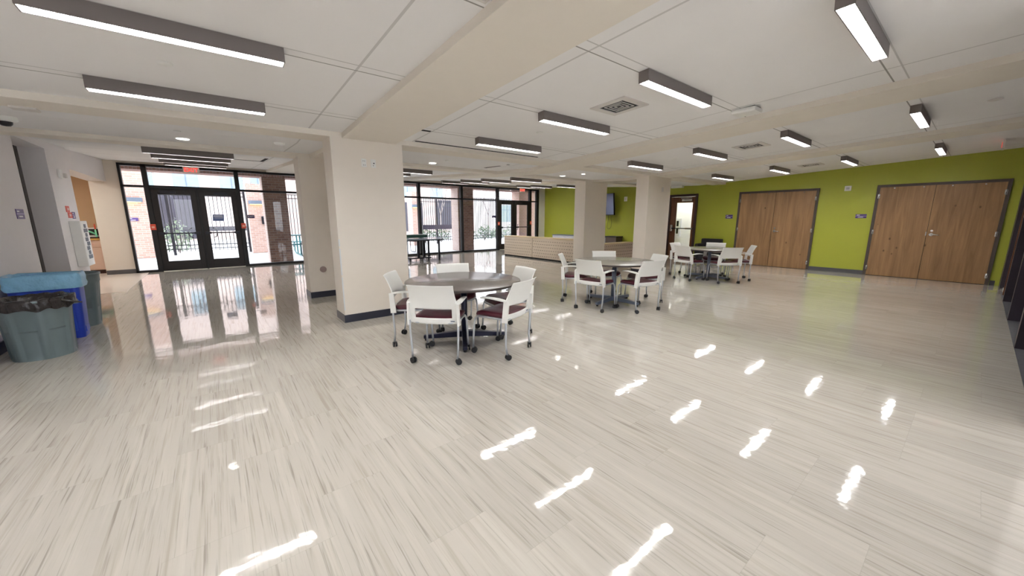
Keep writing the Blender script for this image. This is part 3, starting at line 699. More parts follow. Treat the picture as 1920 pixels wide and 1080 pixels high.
# ------------------------------------------------------------------ slatted counter
def slat_panel(b, axis, c, u0, u1, z0, z1, face):
    pass
def counter(label, segs, axis, c, zt, name='slatted_counter', cap=True):
    # axis 'Y': face plane X=c facing -X ; axis 'X': face plane Y=c facing -Y
    lo = min(s[0] for s in segs); hi = max(s[1] for s in segs)
    p = (c+.02, (lo+hi)/2, 0) if axis == 'Y' else ((lo+hi)/2, c+.02, 0)
    e = empty(name, p, label, 'counter')
    for (u0, u1) in segs:
        b = MB(); hl = MB()
        if axis == 'Y': b.box(c, c+.03, u0+.004, u1-.004, .05, zt-.02)
        else: b.box(u0+.004, u1-.004, c, c+.03, .05, zt-.02)
        pn = b.build('panel', M_['counterwood'] if axis == 'Y' else M_['counterwood_shaded'], e, p)
        z = .115; r = 0
        while z < zt-.06:
            u = u0+.05+(.045 if r % 2 else 0)
            while u < u1-.07:
                if axis == 'Y': hl.box(c-.002, c+.001, u, u+.055, z, z+.013)
                else: hl.box(u, u+.055, c-.002, c+.001, z, z+.013)
                u += .105
            z += .1; r += 1
        q = hl.build('slots', M_['hole'], pn, p); q.parent = pn; q.location = (0,0,0)
        q.data.transform(Matrix.Translation((0,0,0)))
    b = MB(); k = MB()
    if axis == 'Y': b.box(c-.012, c+.42, lo, hi, zt-.025, zt); k.box(c+.03, c+.06, lo+.12, hi, 0, .05); k.box(c+.38, c+.41, lo, hi, 0, zt-.025)
    else: b.box(lo, hi, c-.012, c+.30, zt-.025, zt); k.box(lo, hi, c+.03, c+.06, 0, .05); k.box(lo, lo+.02, c+.01, c+.28, 0, zt-.025)
    b.build('worktop', M_['countercap'], e, p); k.build('plinth', M_['slotblack'], e, p)
    return e
M_['counterwood_shaded'] = mat_wood('shaded_slat_wood_cross', (.66,.52,.42), (.52,.40,.32), (.3,.2,.1), axis='X', knots=False, sc=1.2)  # darker copy: shade painted into the face turned from the windows
counter('long pale slatted wood counter running from the glass doors to the column', [(9.68, 11.28), (7.70, 9.66)], 'Y', 8.62, .75)
counter('short slatted wood counter between the two far columns', [(9.44, 11.1)], 'X', 7.28, .605)

# ------------------------------------------------------------------ tables
def table(x, y, ang, label, mtop, mbase, rad=.65, zt=.70):
    e = empty('round_table', (x, y, 0), label, 'table', None, ang)
    b = MB(); prof = [(.001, zt-.03), (rad-.02, zt-.03), (rad-.004, zt-.024), (rad, zt-.012), (rad-.003, zt-.003)]
    b.lathe(prof, n=72); b.build('edge', M_['tedge'], e)
    b = MB(); b.lathe([(rad-.003, zt-.003), (rad-.008, zt), (.001, zt)], n=72); b.build('tabletop', mtop, e)
    b = MB(); b.cyl((0,0,.09), (0,0,zt-.06), .036, 24); b.build('post', mbase, e)
    b = MB(); b.box(-.22, .22, -.035, .035, zt-.06, zt-.03); b.box(-.035, .035, -.22, .22, zt-.06, zt-.03); b.build('support', mbase, e)
    for k in range(4):
        a = k*PI/2; c, s = math.cos(a), math.sin(a)
        def T(u, v, z): return (u*c-v*s, u*s+v*c, z)
        b = MB(); b.hexa([T(.02,-.034,.035), T(.47,-.026,.025), T(.47,.026,.025), T(.02,.034,.035), T(.02,-.034,.105), T(.47,-.024,.065), T(.47,.024,.065), T(.02,.034,.105)])
        f = b.build('foot', mbase, e, bevel=.006)
        g = MB(); q = T(.445, 0, 0); g.cyl((q[0],q[1],0), (q[0],q[1],.026), .017, 12); g.build('glide', M_['black'], f)
    return e
TA, TB, TC = (2.15, 3.58), (5.12, 3.69), (9.03, 3.87)
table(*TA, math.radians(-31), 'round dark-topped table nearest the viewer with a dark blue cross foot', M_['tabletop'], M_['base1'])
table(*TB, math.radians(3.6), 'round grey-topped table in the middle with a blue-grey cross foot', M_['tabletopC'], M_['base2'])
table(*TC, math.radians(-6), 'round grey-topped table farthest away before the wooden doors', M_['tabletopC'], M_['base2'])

# ------------------------------------------------------------------ chairs
def make_chair():
    e = empty('caster_chair', (0,0,0), None, 'chair')
    # moulded back: panel + uprights + lower band, one shell with a slot
    zs0, zs1 = .395, .785
    def back(u, v):
        z = zs0+(zs1-zs0)*v
        # half width: band .247, arms .245, top .215
        if z < .60: hw = .246
        else: t = (z-.60)/.185; hw = .246-.012*t-.028*t*t
        if z > .60: t = (z-.60)/.185; hw = .234-.050*t+.038*t*t
        x = (u*2-1)*hw
        yb = -.185-.02*((z-.40)/.2 if z < .6 else 1) - (max(0, z-.56)**1.5)*.78
        y = yb+.028*(abs(x)/.22)**2-.012
        if z > .77: y -= .004
        return (x, y, z), (0, -1, .12)
    nu, nv = 30, 26
    def hole(i, j):
        u = (i+.5)/nu; z = zs0+(zs1-zs0)*(j+.5)/nv
        x = (u*2-1)*.246
        return abs(x) < .186 and   .457 < z < .540+.012*(1-(x/.186)**2)*0
    b = MB(); b.sheet(back, nu, nv, .011, hole=hole)
    o = b.build('backrest', M_['white'], e)
    k = MB(); k.box(.165, .205, -.1905, -.184, .421, .430); k.build('maker_mark', M_['bluegrey'], e)
    # arms
    for s in (-1, 1):
        b = MB()
        def arm(u, v, s=s):
            y = -.20+.30*u; w = .030-.012*u if u > .1 else .022
            z = .600+.022*math.sin(u*PI*.75)-.010*u
            x = s*(.236+.010*math.sin(u*PI))+(v*2-1)*w
            return (x, y, z), (0, 0, 1)
        b.sheet(arm, 14, 4, .014)
        # cheek that runs from the arm down to the seat side
        b.hexa([(s*.246-.008,-.215,.385),(s*.246+.008,-.215,.385),(s*.246+.008,-.155,.385),(s*.246-.008,-.155,.385),
                (s*.240-.008,-.225,.600),(s*.240+.008,-.225,.600),(s*.240+.008,-.175,.600),(s*.240-.008,-.175,.600)])
        b.build('armrest', M_['white'], e)
    # seat cushion
    def rrect(w, y0, y1, r, n=6):
        pts = []
        for cx, cy, a0 in ((w-r, y1-r, 0), (-w+r, y1-r, PI/2), (-w+r*.6, y0+r*.6, PI), (w-r*.6, y0+r*.6, 3*PI/2)):
            rr = r if cy > 0 else r*.6
            for k in range(n+1): a = a0+PI/2*k/n; pts.append((cx+rr*math.cos(a), cy+rr*math.sin(a)))
        return pts
    P = rrect(.222, -.185, .235, .11)
    def ring(k, z, drop=.03):
        out = []
        for x, y in P:
            X, Y = x*k, (y-.02)*k+.02
            d = drop*max(0, (Y-.12)/.11)**2+.012*(1-abs(X)/.22)*(1 if k > .3 else 1)
            out.append((X, Y, z-d))
        return out
    b = MB(); n = len(P); rings = [ring(.96, .418), ring(1.0, .428), ring(1.0, .443), ring(.965, .456), ring(.8, .462), ring(.4, .463), ring(.02, .463)]
    vs = [p for r in rings for p in r]
    fs = [(i*n+k, i*n+(k+1) % n, (i+1)*n+(k+1) % n, (i+1)*n+k) for i in range(len(rings)-1) for k in range(n)]
    b.add(vs, fs, 0, True); b.add(rings[0], [tuple(range(n-1, -1, -1))]); b.add(rings[-1], [tuple(range(n))])
    b.build('seat', M_['maroon'], e)
    b = MB(); rr = [Vector((x*.985, (y-.02)*.985+.02, .405-.03*max(0, (y-.12)/.11)**2)) for x, y in P]
    b.tube(rr, .010, 8, closed=True); b.prism([(x*.93, y*.93) for x, y in P if y < .13], .404, .416)
    b.build('seat_frame', M_['silver'], e)
    # legs and casters
    for sx in (-1, 1):
        for rear in (True, False):
            if rear: pts = [(sx*.238,-.195,.43),(sx*.238,-.193,.34),(sx*.230,-.188,.15),(sx*.224,-.20,.055)]
            else: pts = [(sx*.205,.10,.400),(sx*.208,.165,.398),(sx*.212,.195,.375),(sx*.218,.207,.33),(sx*.224,.215,.20),(sx*.226,.222,.055)]
            b = MB(); b.tube(pts, .0105, 10); lg = b.build('leg', M_['silver'], e)
            x, y, z = pts[-1]; a = random.uniform(0, PI); c, s_ = math.cos(a), math.sin(a)
            k = MB(); cx, cy = x+.012*s_, y-.012*c
            for q in (-1, 1): k.cyl((cx+q*c*.006, cy+q*s_*.006, .029), (cx+q*c*.021, cy+q*s_*.021, .029), .029, 16)
            k.cyl((x, y, .03), (x, y, .062), .009, 8)
            cs = k.build('caster', M_['black'], lg)
    return e
CH = make_chair(); cu = [False]
def put_chair(mx, my, tx, ty, label, group, rear=True):
    # mx,my = middle of the rear casters; faces the point tx,ty
    d = Vector((tx-mx, ty-my)); ang = math.atan2(d.y, d.x)-PI/2; d.normalize()
    o = CH if not cu[0] else copy_tree(CH); cu[0] = True
    o.location = (mx+d.x*.195, my+d.y*.195, 0); o.rotation_euler = (0, 0, ang); o['label'] = label; o['group'] = group
G = 'white caster chairs around the %s table'
ga = G % 'nearest'; gb = G % 'middle'; gc = G % 'farthest'
put_chair(1.53, 3.115, 2.18, 3.75, 'white armchair on casters, front left of the nearest table with its back to the viewer', ga)
put_chair(2.335, 2.82, 2.13, 3.40, 'white armchair on casters, front right of the nearest table with its back to the viewer', ga)
put_chair(1.545, 4.01, 2.15, 3.56, 'white armchair at the left of the nearest table beside the large column', ga)
put_chair(2.90, 3.47, 2.15, 3.56, 'white armchair at the right rear of the nearest table, mostly hidden', ga)
put_chair(2.43, 4.30, 2.17, 3.58, 'white armchair behind the nearest table with only its back top showing', ga)
put_chair(4.345, 3.57, 5.12, 3.70, 'white armchair at front left of the middle table', gb)
put_chair(4.955, 2.95, 5.12, 3.69, 'white armchair at front right of the middle table', gb)
put_chair(4.65, 4.37, 5.12, 3.72, 'white armchair at far left of the middle table, seen side-on', gb)
put_chair(5.785, 3.34, 5.12, 3.69, 'white armchair at far right of the middle table, partly hidden', gb)
put_chair(5.62, 4.28, 5.12, 3.69, 'white armchair behind the middle table facing the viewer', gb)
put_chair(8.27, 4.11, 9.03, 3.87, 'white armchair at front left of the farthest table', gc)
put_chair(8.54, 3.23, 9.03, 3.90, 'white armchair at front centre of the farthest table', gc)
put_chair(9.45, 3.19, 9.03, 3.87, 'white armchair at right of the farthest table before the wooden doors', gc)
put_chair(9.09, 4.70, 9.03, 3.87, 'white armchair at far left of the farthest table near the brown door', gc)
put_chair(9.80, 4.08, 9.03, 3.87, 'white armchair behind the farthest table facing the viewer', gc)

# ------------------------------------------------------------------ bins
def bin_round(x, y, rb, rt, h, label, m, bag=None, rot=0):
    e = empty('trash_can', (x, y, 0), label, 'trash can'); e.rotation_euler = (0, 0, rot)
    n = 96
    def wob(i, a):
        if 1 <= i <= 3:  # shallow panels with ribs
            k = (a/(2*PI)*7) % 1; return ((-.018 if .14 < k < .86 else 0)*(1 if i in (1, 2) else .6), 0)
        return (0, 0)
    b = MB(); prof = [(rb*.97, 0), (rb, .03), (rb+(rt-rb)*.45, h*.5), (rb+(rt-rb)*.83, h*.79), (rb+(rt-rb)*.86, h*.83), (rt*.985, h*.84), (rt*.99, h*.955), (rt+.008, h*.96), (rt+.01, h*.995), (rt-.004, h), (rt-.018, h*.98), (rb-.02, .03), (.001, .02)]
    b.lathe(prof, n=n, wob=wob); b.build('body', m, e)
    for a in (.75, .75+PI):
        hb = MB(); c, s_ = math.cos(a), math.sin(a); q = rt+.012
        def T(r, t, z): return (c*r-s_*t, s_*r+c*t, z)
        hb.hexa([T(q-.03,-.07,h*.83), T(q+.018,-.065,h*.83), T(q+.018,.065,h*.83), T(q-.03,.07,h*.83), T(q-.03,-.07,h*.90), T(q+.018,-.065,h*.90), T(q+.018,.065,h*.90), T(q-.03,.07,h*.90)])
        hb.build('handle', m, e, bevel=.006)
    if bag:
        rnd = [random.uniform(-1, 1) for _ in range(64)]
        def wb(i, a):
            k = sum(rnd[j]*math.sin((j+2)*a+rnd[j+20]*6) for j in range(14))*.0035
            return (k*(1.5 if i < 6 else .6)+(.008*math.sin(a*17+i) if i in (1,2,3) else 0), k*2.6 if i in (0,1) else k*.9)
        b = MB(); b.lathe([(rt+.016, h*.84), (rt+.022, h*.88), (rt+.02, h*.96), (rt+.014, h+.008), (rt-.006, h+.012), (rt-.03, h-.02), (rt-.06, h*.75), (rt-.10, h*.5), (.001, h*.45)], n=n, wob=wb)
        b.build('liner', bag, e)
    return e
bn = bin_round(-1.51, 5.84, .222, .255, .60, 'large round grey bin with a black liner folded over the rim, front of the three', M_['gcan'], M_['blackbag'], rot=-.35)
b = MB(); b.tube([(.20, -.10, .585), (.25, -.06, .575), (.33, -.02, .545), (.37, .0, .530)], [.03, .018, .009, .006], 8); b.build('liner_knot', M_['blackbag'], bn)
bin_round(-1.53, 7.22, .205, .262, .69, 'round grey bin without a liner, rearmost of the three by the left wall', M_['gcan'], None, rot=.4)
# slim blue bin
e = empty('recycling_bin', (-1.575, 6.56, 0), 'slim blue recycling bin with a pale blue liner between the two grey bins', 'recycling bin')
def slim(k, z, w=.275, d=.14, r=.05, n=5):
    w *= k; d *= k; pts = []
    for cx, cy, a0 in ((w-r, d-r, 0), (-w+r, d-r, PI/2), (-w+r, -d+r, PI), (w-r, -d+r, 3*PI/2)):
        for q in range(n+1): a = a0+PI/2*q/n; pts.append((cx+r*math.cos(a), cy+r*math.sin(a), z))
    return pts
def loft(b, rings, cap0=True, cap1=False, jit=None):
    n = len(rings[0]); vs = [p for r in rings for p in r]
    if jit: vs = [(x+jit(x, y, z)[0], y+jit(x, y, z)[1], z+jit(x, y, z)[2]) for x, y, z in vs]
    b.add(vs, [(i*n+k, i*n+(k+1) % n, (i+1)*n+(k+1) % n, (i+1)*n+k) for i in range(len(rings)-1) for k in range(n)], 0, True)
    if cap0: b.add(rings[0], [tuple(range(n-1, -1, -1))])
b = MB(); loft(b, [slim(.84, 0), slim(.86, .04), slim(.93, .40), slim(.97, .66), slim(1.0, .70), slim(1.0, .75), slim(.96, .755), slim(.80, .1)]); b.build('body', M_['bcan'], e)
b = MB(); b.box(-.19, .19, -.138, -.128, .09, .58); b.box(.235, .246, -.07, .07, .06, .13); b.build('side_panel', mat('blue_bin_panel', (.02,.07,.5), .35), e, bevel=.004)
def jt(x, y, z):
    k = math.sin(x*47+y*31)*.006+math.sin(x*23-y*61+2)*.006; return (k*.6, k*.6, k*1.2)
b = MB(); loft(b, [slim(1.05, .60), slim(1.085, .63), slim(1.06, .67), slim(1.075, .71), slim(1.05, .755), slim(1.0, .77), slim(.92, .74), slim(.75, .55), slim(.5, .45), slim(.36, .44)], cap0=False, jit=jt)
b.build('liner', M_['bluebag'], e)

# ------------------------------------------------------------------ west wall things
plate('room_sign', 'dark violet room sign on the pale wall left of the door recess', 'sign', WX, 7.51, 1.44, .235, .12, 'W', M_['violet'])
p = (WX, 9.52, 2.10); e = empty('wall_strobe', p, 'small white alarm device on the wall between recess and kitchen opening', 'alarm')
b = MB(); b.box(WX, WX+.03, 9.42, 9.56, 2.03, 2.17); b.build('casing', M_['white'], e, p, bevel=.006); b = MB(); b.box(WX+.03, WX+.06, 9.55, 9.64, 2.05, 2.12); b.box(WX, WX+.03, 9.56, 9.60, 2.06, 2.11); b.build('lens', M_['vent'], e, p)
p = (WX, 9.62, 1.5); e = empty('red_notice', p, 'red stacked notices on the wall above the white display case', 'notice')
b = MB(); b.box(WX, WX+.006, 9.44, 9.63, 1.49, 1.59); b.box(WX, WX+.006, 9.50, 9.72, 1.395, 1.488); b.build('sheet', M_['redpaper'], e, p)
b = MB(); b.box(WX+.006, WX+.008, 9.50, 9.60, 1.52, 1.56); b.box(WX+.006, WX+.008, 9.56, 9.66, 1.42, 1.46); b.build('print', mat('pink_print', (.8,.5,.45), .5), e, p)
plate('room_sign', 'small dark violet sign beside the red notices', 'sign', WX, 9.82, 1.44, .17, .115, 'W', M_['violet'])
p = (WX, 9.68, 0.95); e = empty('display_case', p, 'white wall-mounted case with dark printed panels beside the kitchen opening', 'display case')
b = MB(); b.box(WX, WX+.13, 9.43, 9.86, .58, 1.345); b.build('case', M_['white'], e, p, bevel=.01)
b = MB()
for k in range(8): b.box(WX+.13, WX+.134, 9.55+(.05 if k % 2 else 0), 9.78-(.06 if k % 3 else 0), .70+k*.075, .765+k*.075)
b.build('printed_panel', mat('dark_print', (.05,.07,.10), .4, var=.6, vscale=20), e, p)
# kitchen cabinet
p = (-3.0, 13.95, 0); e = empty('kitchen_cabinet', p, 'pink-beige base cabinet with drawer in the kitchen alcove', 'cabinet')
b = MB(); b.box(-3.6, -2.24, 13.82, 14.34, .10, .86); b.build('body', M_['kcab'], e, p)
b = MB(); b.box(-3.6, -2.24, 13.86, 14.3, 0, .10); b.build('plinth', M_['ktop'], e, p)
b = MB(); b.box(-2.75, -2.25, 13.805, 13.82, .68, .83); dr = b.build('drawer', M_['kcab'], e, p, bevel=.003)
b = MB(); b.box(-2.56, -2.40, 13.79, 13.805, .745, .76); b.build('pull', mat('pull_pink', (.75,.45,.38), .4), dr, p)
b = MB(); b.box(-2.75, -2.25, 13.805, 13.82, .12, .665); dr = b.build('door', M_['kcab'], e, p, bevel=.003)
b = MB(); b.box(-2.52, -2.505, 13.79, 13.805, .50, .62); b.build('pull', mat('pull_pink2', (.75,.45,.38), .4), dr, p)
b = MB(); b.box(-3.6, -2.24, 13.78, 14.34, .90, .93); b.build('worktop', M_['ktop'], e, p)
b = MB(); b.box(-3.6, -2.24, 13.79, 14.34, .86, .90); b.build('worktop_edge', M_['yellow'], e, p)
p = (-2.45, 14.0, .93); e = empty('counter_appliance', p, 'black-fronted appliance with a mint green band on the kitchen worktop', 'appliance')
b = MB(); b.box(-2.85, -2.245, 13.90, 14.25, .93, 1.16); b.build('body', M_['white'], e, p)
b = MB(); b.box(-2.80, -2.25, 13.888, 13.90, .975, 1.13); b.build('front', M_['black'], e, p)
b = MB(); b.tube([(-2.56, 13.875, 1.11), (-2.50, 13.875, 1.10), (-2.42, 13.875, 1.05), (-2.36, 13.875, 1.0)], [.012,.018,.020,.017], 10); b.build('band', M_['mint'], e, p)
for x, l in ((-2.60, 'left'), (-2.34, 'right')):
    p = (x, 13.84, .93); e = empty('red_bottle', p, 'small red-capped bottle at the %s of the kitchen appliance' % l, 'bottle')
    b = MB(); b.lathe([(.018, 0), (.018, .16), (.010, .19)], p, 12); b.build('body', M_['mint'], e, p); b = MB(); b.lathe([(.014, .19), (.012, .30), (.004, .33)], p, 12); b.build('cap', M_['redpaper'], e, p)

kl = empty('kitchen_fill_light', (-3.1, 12.2, 2.5), 'unseen flat white fill light added in the kitchen alcove', 'light')  # added out of view to brighten the tan kitchen wall
b = MB(); b.box(-3.4, -2.8, 11.9, 12.5, 2.505, 2.549); b.build('frame', M_['white'], kl, (-3.1, 12.2, 2.5)); b = MB(); b.box(-3.37, -2.83, 11.93, 12.47, 2.497, 2.5052); b.build('diffuser', mat('kitchen_fill_glow', (.9,.9,.9), .5, emit=(1,.95,.88), es=7), kl, (-3.1, 12.2, 2.5))
# outlets and plates on columns
for x, l, k in ((1.631, 'left', 0), (1.752, 'right', 1)):
    p = (x, 5.16, 2.10); e = empty('wall_socket', p, 'white socket plate high on the front column, %s of the two' % l, 'socket')
    b = MB(); b.box(x-.032, x+.032, 5.152, 5.16, 2.05, 2.155); b.build('plate', M_['white'], e, p, bevel=.002)
    b = MB()
    if k == 0:
        for z in (2.075, 2.125): b.box(x-.012, x-.008, 5.150, 5.152, z-.008, z+.008); b.box(x+.008, x+.012, 5.150, 5.152, z-.008, z+.008)
    else: b.cyl((x+.006, 5.152, 2.105), (x+.006, 5.146, 2.105), .008, 12); b.cyl((x-.002, 5.152, 2.075), (x-.002, 5.148, 2.075), .005, 12)
    b.build('socket', M_['black'], e, p)
p = (1.432, 7.19, .497); e = empty('cover_plate', p, 'round mauve cover plate low on the column behind the front one', 'cover plate')
b = MB(); b.cyl((1.432, 7.19, .497), (1.432, 7.178, .497), .053, 32); b.build('disc', M_['mauve'], e, p)
p = (9.07, 5.20, 2.11); e = empty('wall_socket', p, 'pale socket plate high on the right-hand far column', 'socket')
b = MB(); b.box(9.03, 9.11, 5.192, 5.20, 2.06, 2.17); b.build('plate', M_['vent'], e, p)

# ------------------------------------------------------------------ black lounge chair by the green wall
p = (12.30, 5.33, 0); e = empty('lounge_chair', p, 'black woven box-shaped armchair against the green wall beside the glazed door', 'chair')
b = MB(); b.box(.12, .30, -.31, .31, .12, .75); b.build('backrest', M_['darkfab'], e, bevel=.03)
for q in (-1, 1): b = MB(); b.box(-.30, .12, q*.31, q*.20, .12, .60); b.build('armrest', M_['darkfab'], e, bevel=.03)
b = MB(); b.box(-.30, .12, -.20, .20, .12, .42); b.build('seat', M_['darkfab'], e, bevel=.03)
for sx, sy in ((-.28,-.24),(-.28,.24),(.2,-.24),(.2,.24)): b = MB(); b.cyl((sx, sy, 0), (sx, sy, .13), .018, 10); b.build('leg', M_['black'], e)

# ------------------------------------------------------------------ right-hand wall with deep dark doorways
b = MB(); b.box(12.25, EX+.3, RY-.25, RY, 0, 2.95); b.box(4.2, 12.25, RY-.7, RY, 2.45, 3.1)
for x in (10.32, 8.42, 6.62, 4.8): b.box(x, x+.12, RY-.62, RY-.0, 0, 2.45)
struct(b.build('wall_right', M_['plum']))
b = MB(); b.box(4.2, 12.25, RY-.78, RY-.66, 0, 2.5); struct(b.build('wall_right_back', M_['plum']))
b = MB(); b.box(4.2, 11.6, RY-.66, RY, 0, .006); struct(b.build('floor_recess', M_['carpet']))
b = MB(); b.box(11.05, 11.10, RY-.62, RY-.01, .02, 2.2); d = struct(b.build('door_11', M_['redwood']))
b = MB(); b.cyl((11.05, RY-.07, 1.02), (11.0, RY-.07, 1.02), .02, 12); b.build('door_knob', M_['chrome'], d)
b = MB(); b.box(11.1, 12.25, RY-.3, RY-.2, 0, 2.45); struct(b.build('wall_right_end', M_['redwood']))
b = MB(); b.box(10.7, 11.04, RY-.16, RY-.04, 0, .03); b.box(11.15, 12.2, RY-.16, RY-.04, 0, .03); struct(b.build('trim_right', M_['white']))

# ------------------------------------------------------------------ table-tennis table near the glass
p = (5.1, 11.75, 0); e = empty('table_tennis_table', p, 'dark table-tennis table on a wheeled black frame before the windows', 'table')
b = MB(); b.prism([(4.05, 11.22), (5.98, 11.22), (6.42, 12.35), (4.05, 12.35)], .705, .725); b.build('tabletop', M_['tabletennis'], e, p)
b = MB(); b.prism([(4.04, 11.205), (5.99, 11.205), (6.43, 12.36), (4.04, 12.36)], .675, .705); b.build('apron', M_['dark'], e, p)
b = MB(); b.box(4.2, 5.78, 12.0, 12.006, .735, .84); nt_ = b.build('net', M_['nettop'], e, p); b = MB(); b.box(4.2, 5.78, 11.997, 12.009, .84, .858); b.build('tape', M_['white'], nt_, p)
for y in (11.42, 11.62):
    b = MB(); b.box(5.13 if y < 11.5 else 5.42, 5.20 if y < 11.5 else 5.50, y-.03, y+.03, .10, .675); b.build('upright', M_['dark'], e, p)
b = MB(); b.box(4.80, 5.60, 11.36, 11.42, .085, .125); b.box(4.55, 5.0, 11.9, 11.96, .17, .21); b.box(4.82, 4.88, 11.40, 11.95, .09, .13); b.build('chassis', M_['dark'], e, p)
for x in (4.86, 5.50):
    b = MB(); b.cyl((x-.02, 11.39, .045), (x+.02, 11.39, .045), .045, 18); b.box(x-.008, x+.008, 11.37, 11.41, .03, .10); b.build('caster', M_['black'], e, p)
b = MB(); b.box(5.90, 5.95, 11.40, 11.45, .0, .675); b.build('leg', M_['dark'], e, p)
b = MB(); b.box(5.90, 5.95, 12.2, 12.25, .0, .675); b.build('leg', M_['dark'], e, p)
b = MB(); b.tube([(4.62, 11.5, .67), (4.62, 11.5, .22), (4.68, 11.5, .16), (4.78, 11.5, .16), (4.84, 11.5, .22), (4.84, 11.5, .67)], .013, 8); b.build('leg', M_['dark'], e, p)

# ------------------------------------------------------------------ outside
b = MB(); b.box(-30, 45, -45, 60, -.15, -.125); b.box(-30, 45, NY+.06, 60, -.125, -.01); struct(b.build('ground', M_['concrete']))
b = MB(); b.box(-4, 16, 14.1, 14.75, 2.665, 3.3); b.box(-4, 16, NY+.09, 14.1, 3.1, 3.25)
struct(b.build('trim_lintel', M_['soldier']))
def pillar(x0, x1, y0, y1, z1, label, m, m2=None):
    p = ((x0+x1)/2, (y0+y1)/2, 0); e = empty('brick_pillar', p, label, 'pillar')
    b = MB(); b.box(x0, x1, y0, y1, 0, z1); b.build('shaft', m, e, p)
    if m2: b = MB(); b.box(x0-.02, x0, y0, y1, 0, z1); b.build('lit_side_face', m2, e, p)  # paler left side: daylight put into the colour
    return e
pillar(1.33, 1.95, 14.13, 14.73, 2.665, 'dark brown brick pillar just outside the glass right of the left doors', M_['brickd'], M_['bpale'])
pillar(8.34, 9.10, 14.17, 14.75, 2.665, 'brown brick pillar just outside the tall windows before the fence', M_['brickd'], M_['bpale'])
pillar(4.9, 5.5, 14.17, 14.75, 2.665, 'brick pillar outside hidden behind the front column', M_['brickd'])
pillar(11.75, 13.4, 14.17, 14.75, 2.665, 'pink brick pillar outside behind the right pair of glass doors', mat_brick('daylit_pink_brick', (.66,.44,.38), (.72,.50,.43), (.75,.68,.65)))  # brick colour paled to carry the daylight on this pillar
pillar(-2.55, -1.78, 18.4, 19.0, 3.3, 'pink brick pillar far outside left of the left doors', M_['brick'], M_['bwhite'])
pillar(1.15, 1.85, 18.4, 19.0, 2.75, 'pink brick pillar far outside with a lamp, right of the left doors', M_['brick'], M_['bpale'])
pillar(8.10, 8.56, 18.4, 19.0, 2.75, 'pink brick pillar far outside with a yellow-lit lamp at the fence', M_['brick'], M_['bpale'])
for x0, x1, l in ((-2.5, -1.85, 'left of the doors'), (1.18, 1.80, 'right of the doors'), (8.08, 8.55, 'beyond the tall windows')):
    p = ((x0+x1)/2, 18.4, 2.03); e = empty('outdoor_lamp', p, 'blue-grey half-round lamp on the brick pillar %s' % l, 'lamp')
    b = MB(); pts = [(x0+(x1-x0)*(.5-.5*math.cos(PI*k/12)), 18.40-.16*math.sin(PI*k/12)) for k in range(13)]; b.prism(pts, 1.96, 2.10); b.build('shade', M_['bluegrey'], e, p)
    b = MB(); pts = [(x0+.04+(x1-x0-.08)*(.5-.5*math.cos(PI*k/12)), 18.398-.13*math.sin(PI*k/12)) for k in range(13)]; b.prism(pts, 1.952, 1.959); b.build('bulb', mat('warm_glow', (.9,.8,.5), .5, emit=(1,.72,.25), es=.7), e, p)
# fence panels
def fence(x0, x1, y, label, zt=2.42, posts=()):
    p = ((x0+x1)/2, y, 0); e = empty('picket_fence', p, label, 'fence')
    b = MB()
    for z in (.22, .37, zt-.16, zt): b.box(x0, x1, y-.018, y+.018, z-.016, z+.016)
    b.build('rail', M_['fence'], e, p)
    b = MB(); n = int((x1-x0)/.125)
    for k in range(1, n): x = x0+(x1-x0)*k/n; b.box(x-.012, x+.012, y-.012, y+.012, .12, zt+.02)
    b.build('pickets', M_['fence'], e, p)
    for x in (x0, x1)+tuple(posts): b = MB(); b.box(x-.04, x+.04, y-.04, y+.04, 0, zt+.08); b.build('post', M_['fence'], e, p)
fence(-1.70, 1.10, 19.2, 'black picket fence outside the left doors', posts=(-1.28,))
fence(1.95, 8.0, 19.2, 'black picket fence outside behind the columns')
fence(8.65, 10.98, 19.0, 'black picket gate outside the tall windows', zt=2.46, posts=(9.78,))
fence(11.2, 19.0, 19.2, 'black picket fence outside the right windows', zt=2.6)
b = MB(); b.box(8.9, 10.9, 18.945, 18.982, .80, 1.05); o = b.build('fence_board', M_['dglass']); tag(o, 'dark wide board fixed across the picket gate outside', 'board')
b = MB(); b.box(-.95, 1.06, 19.14, 19.182, .90, 1.08); o = b.build('fence_board', M_['dglass']); tag(o, 'dark low board fixed across the fence outside the left doors', 'board')
# far buildings
def far_building(name, x0, x1, y, z1, m, label, wins, doors=()):
    p = ((x0+x1)/2, y, 0); e = empty(name, p, label, 'building')
    b = MB(); b.box(x0, x1, y, y+6, 0, z1); b.build('wall', m, e, p)
    b = MB(); b.box(x0-.1, x1+.1, y-.15, y+6.1, z1, z1+.3); b.build('parapet', M_['bwhite'], e, p)
    for (a, c, z0, z2) in wins:
        b = MB(); b.box(a, c, y-.04, y, z0, z2); w = b.build('window', M_['bglass'], e, p)
        b = MB(); zm = z0+(z2-z0)*.72; xm = (a+c)/2; b.box(a, c, y-.06, y-.04, zm-.03, zm+.03); b.box(xm-.03, xm+.03, y-.06, y-.04, z0, z2); b.build('glazing_bar', M_['bluegrey'], w, p)
    for (a, c, z0, z2) in doors:
        b = MB(); b.box(a, c, y-.06, y, z0, z2); b.build('dark_entrance', M_['dglass'], e, p)
far_building('far_building', -9, 3.3, 32, 8.0, M_['bpale'], 'pale pink brick building far outside behind the left doors',
             [(-4.4, -2.6, 3.3, 5.0), (-1.70, -.45, 3.3, 4.9), (.62, 1.9, 3.3, 4.9), (2.3, 3.2, 3.3, 4.9)], [(-2.7, -.85, .1, 2.95)])
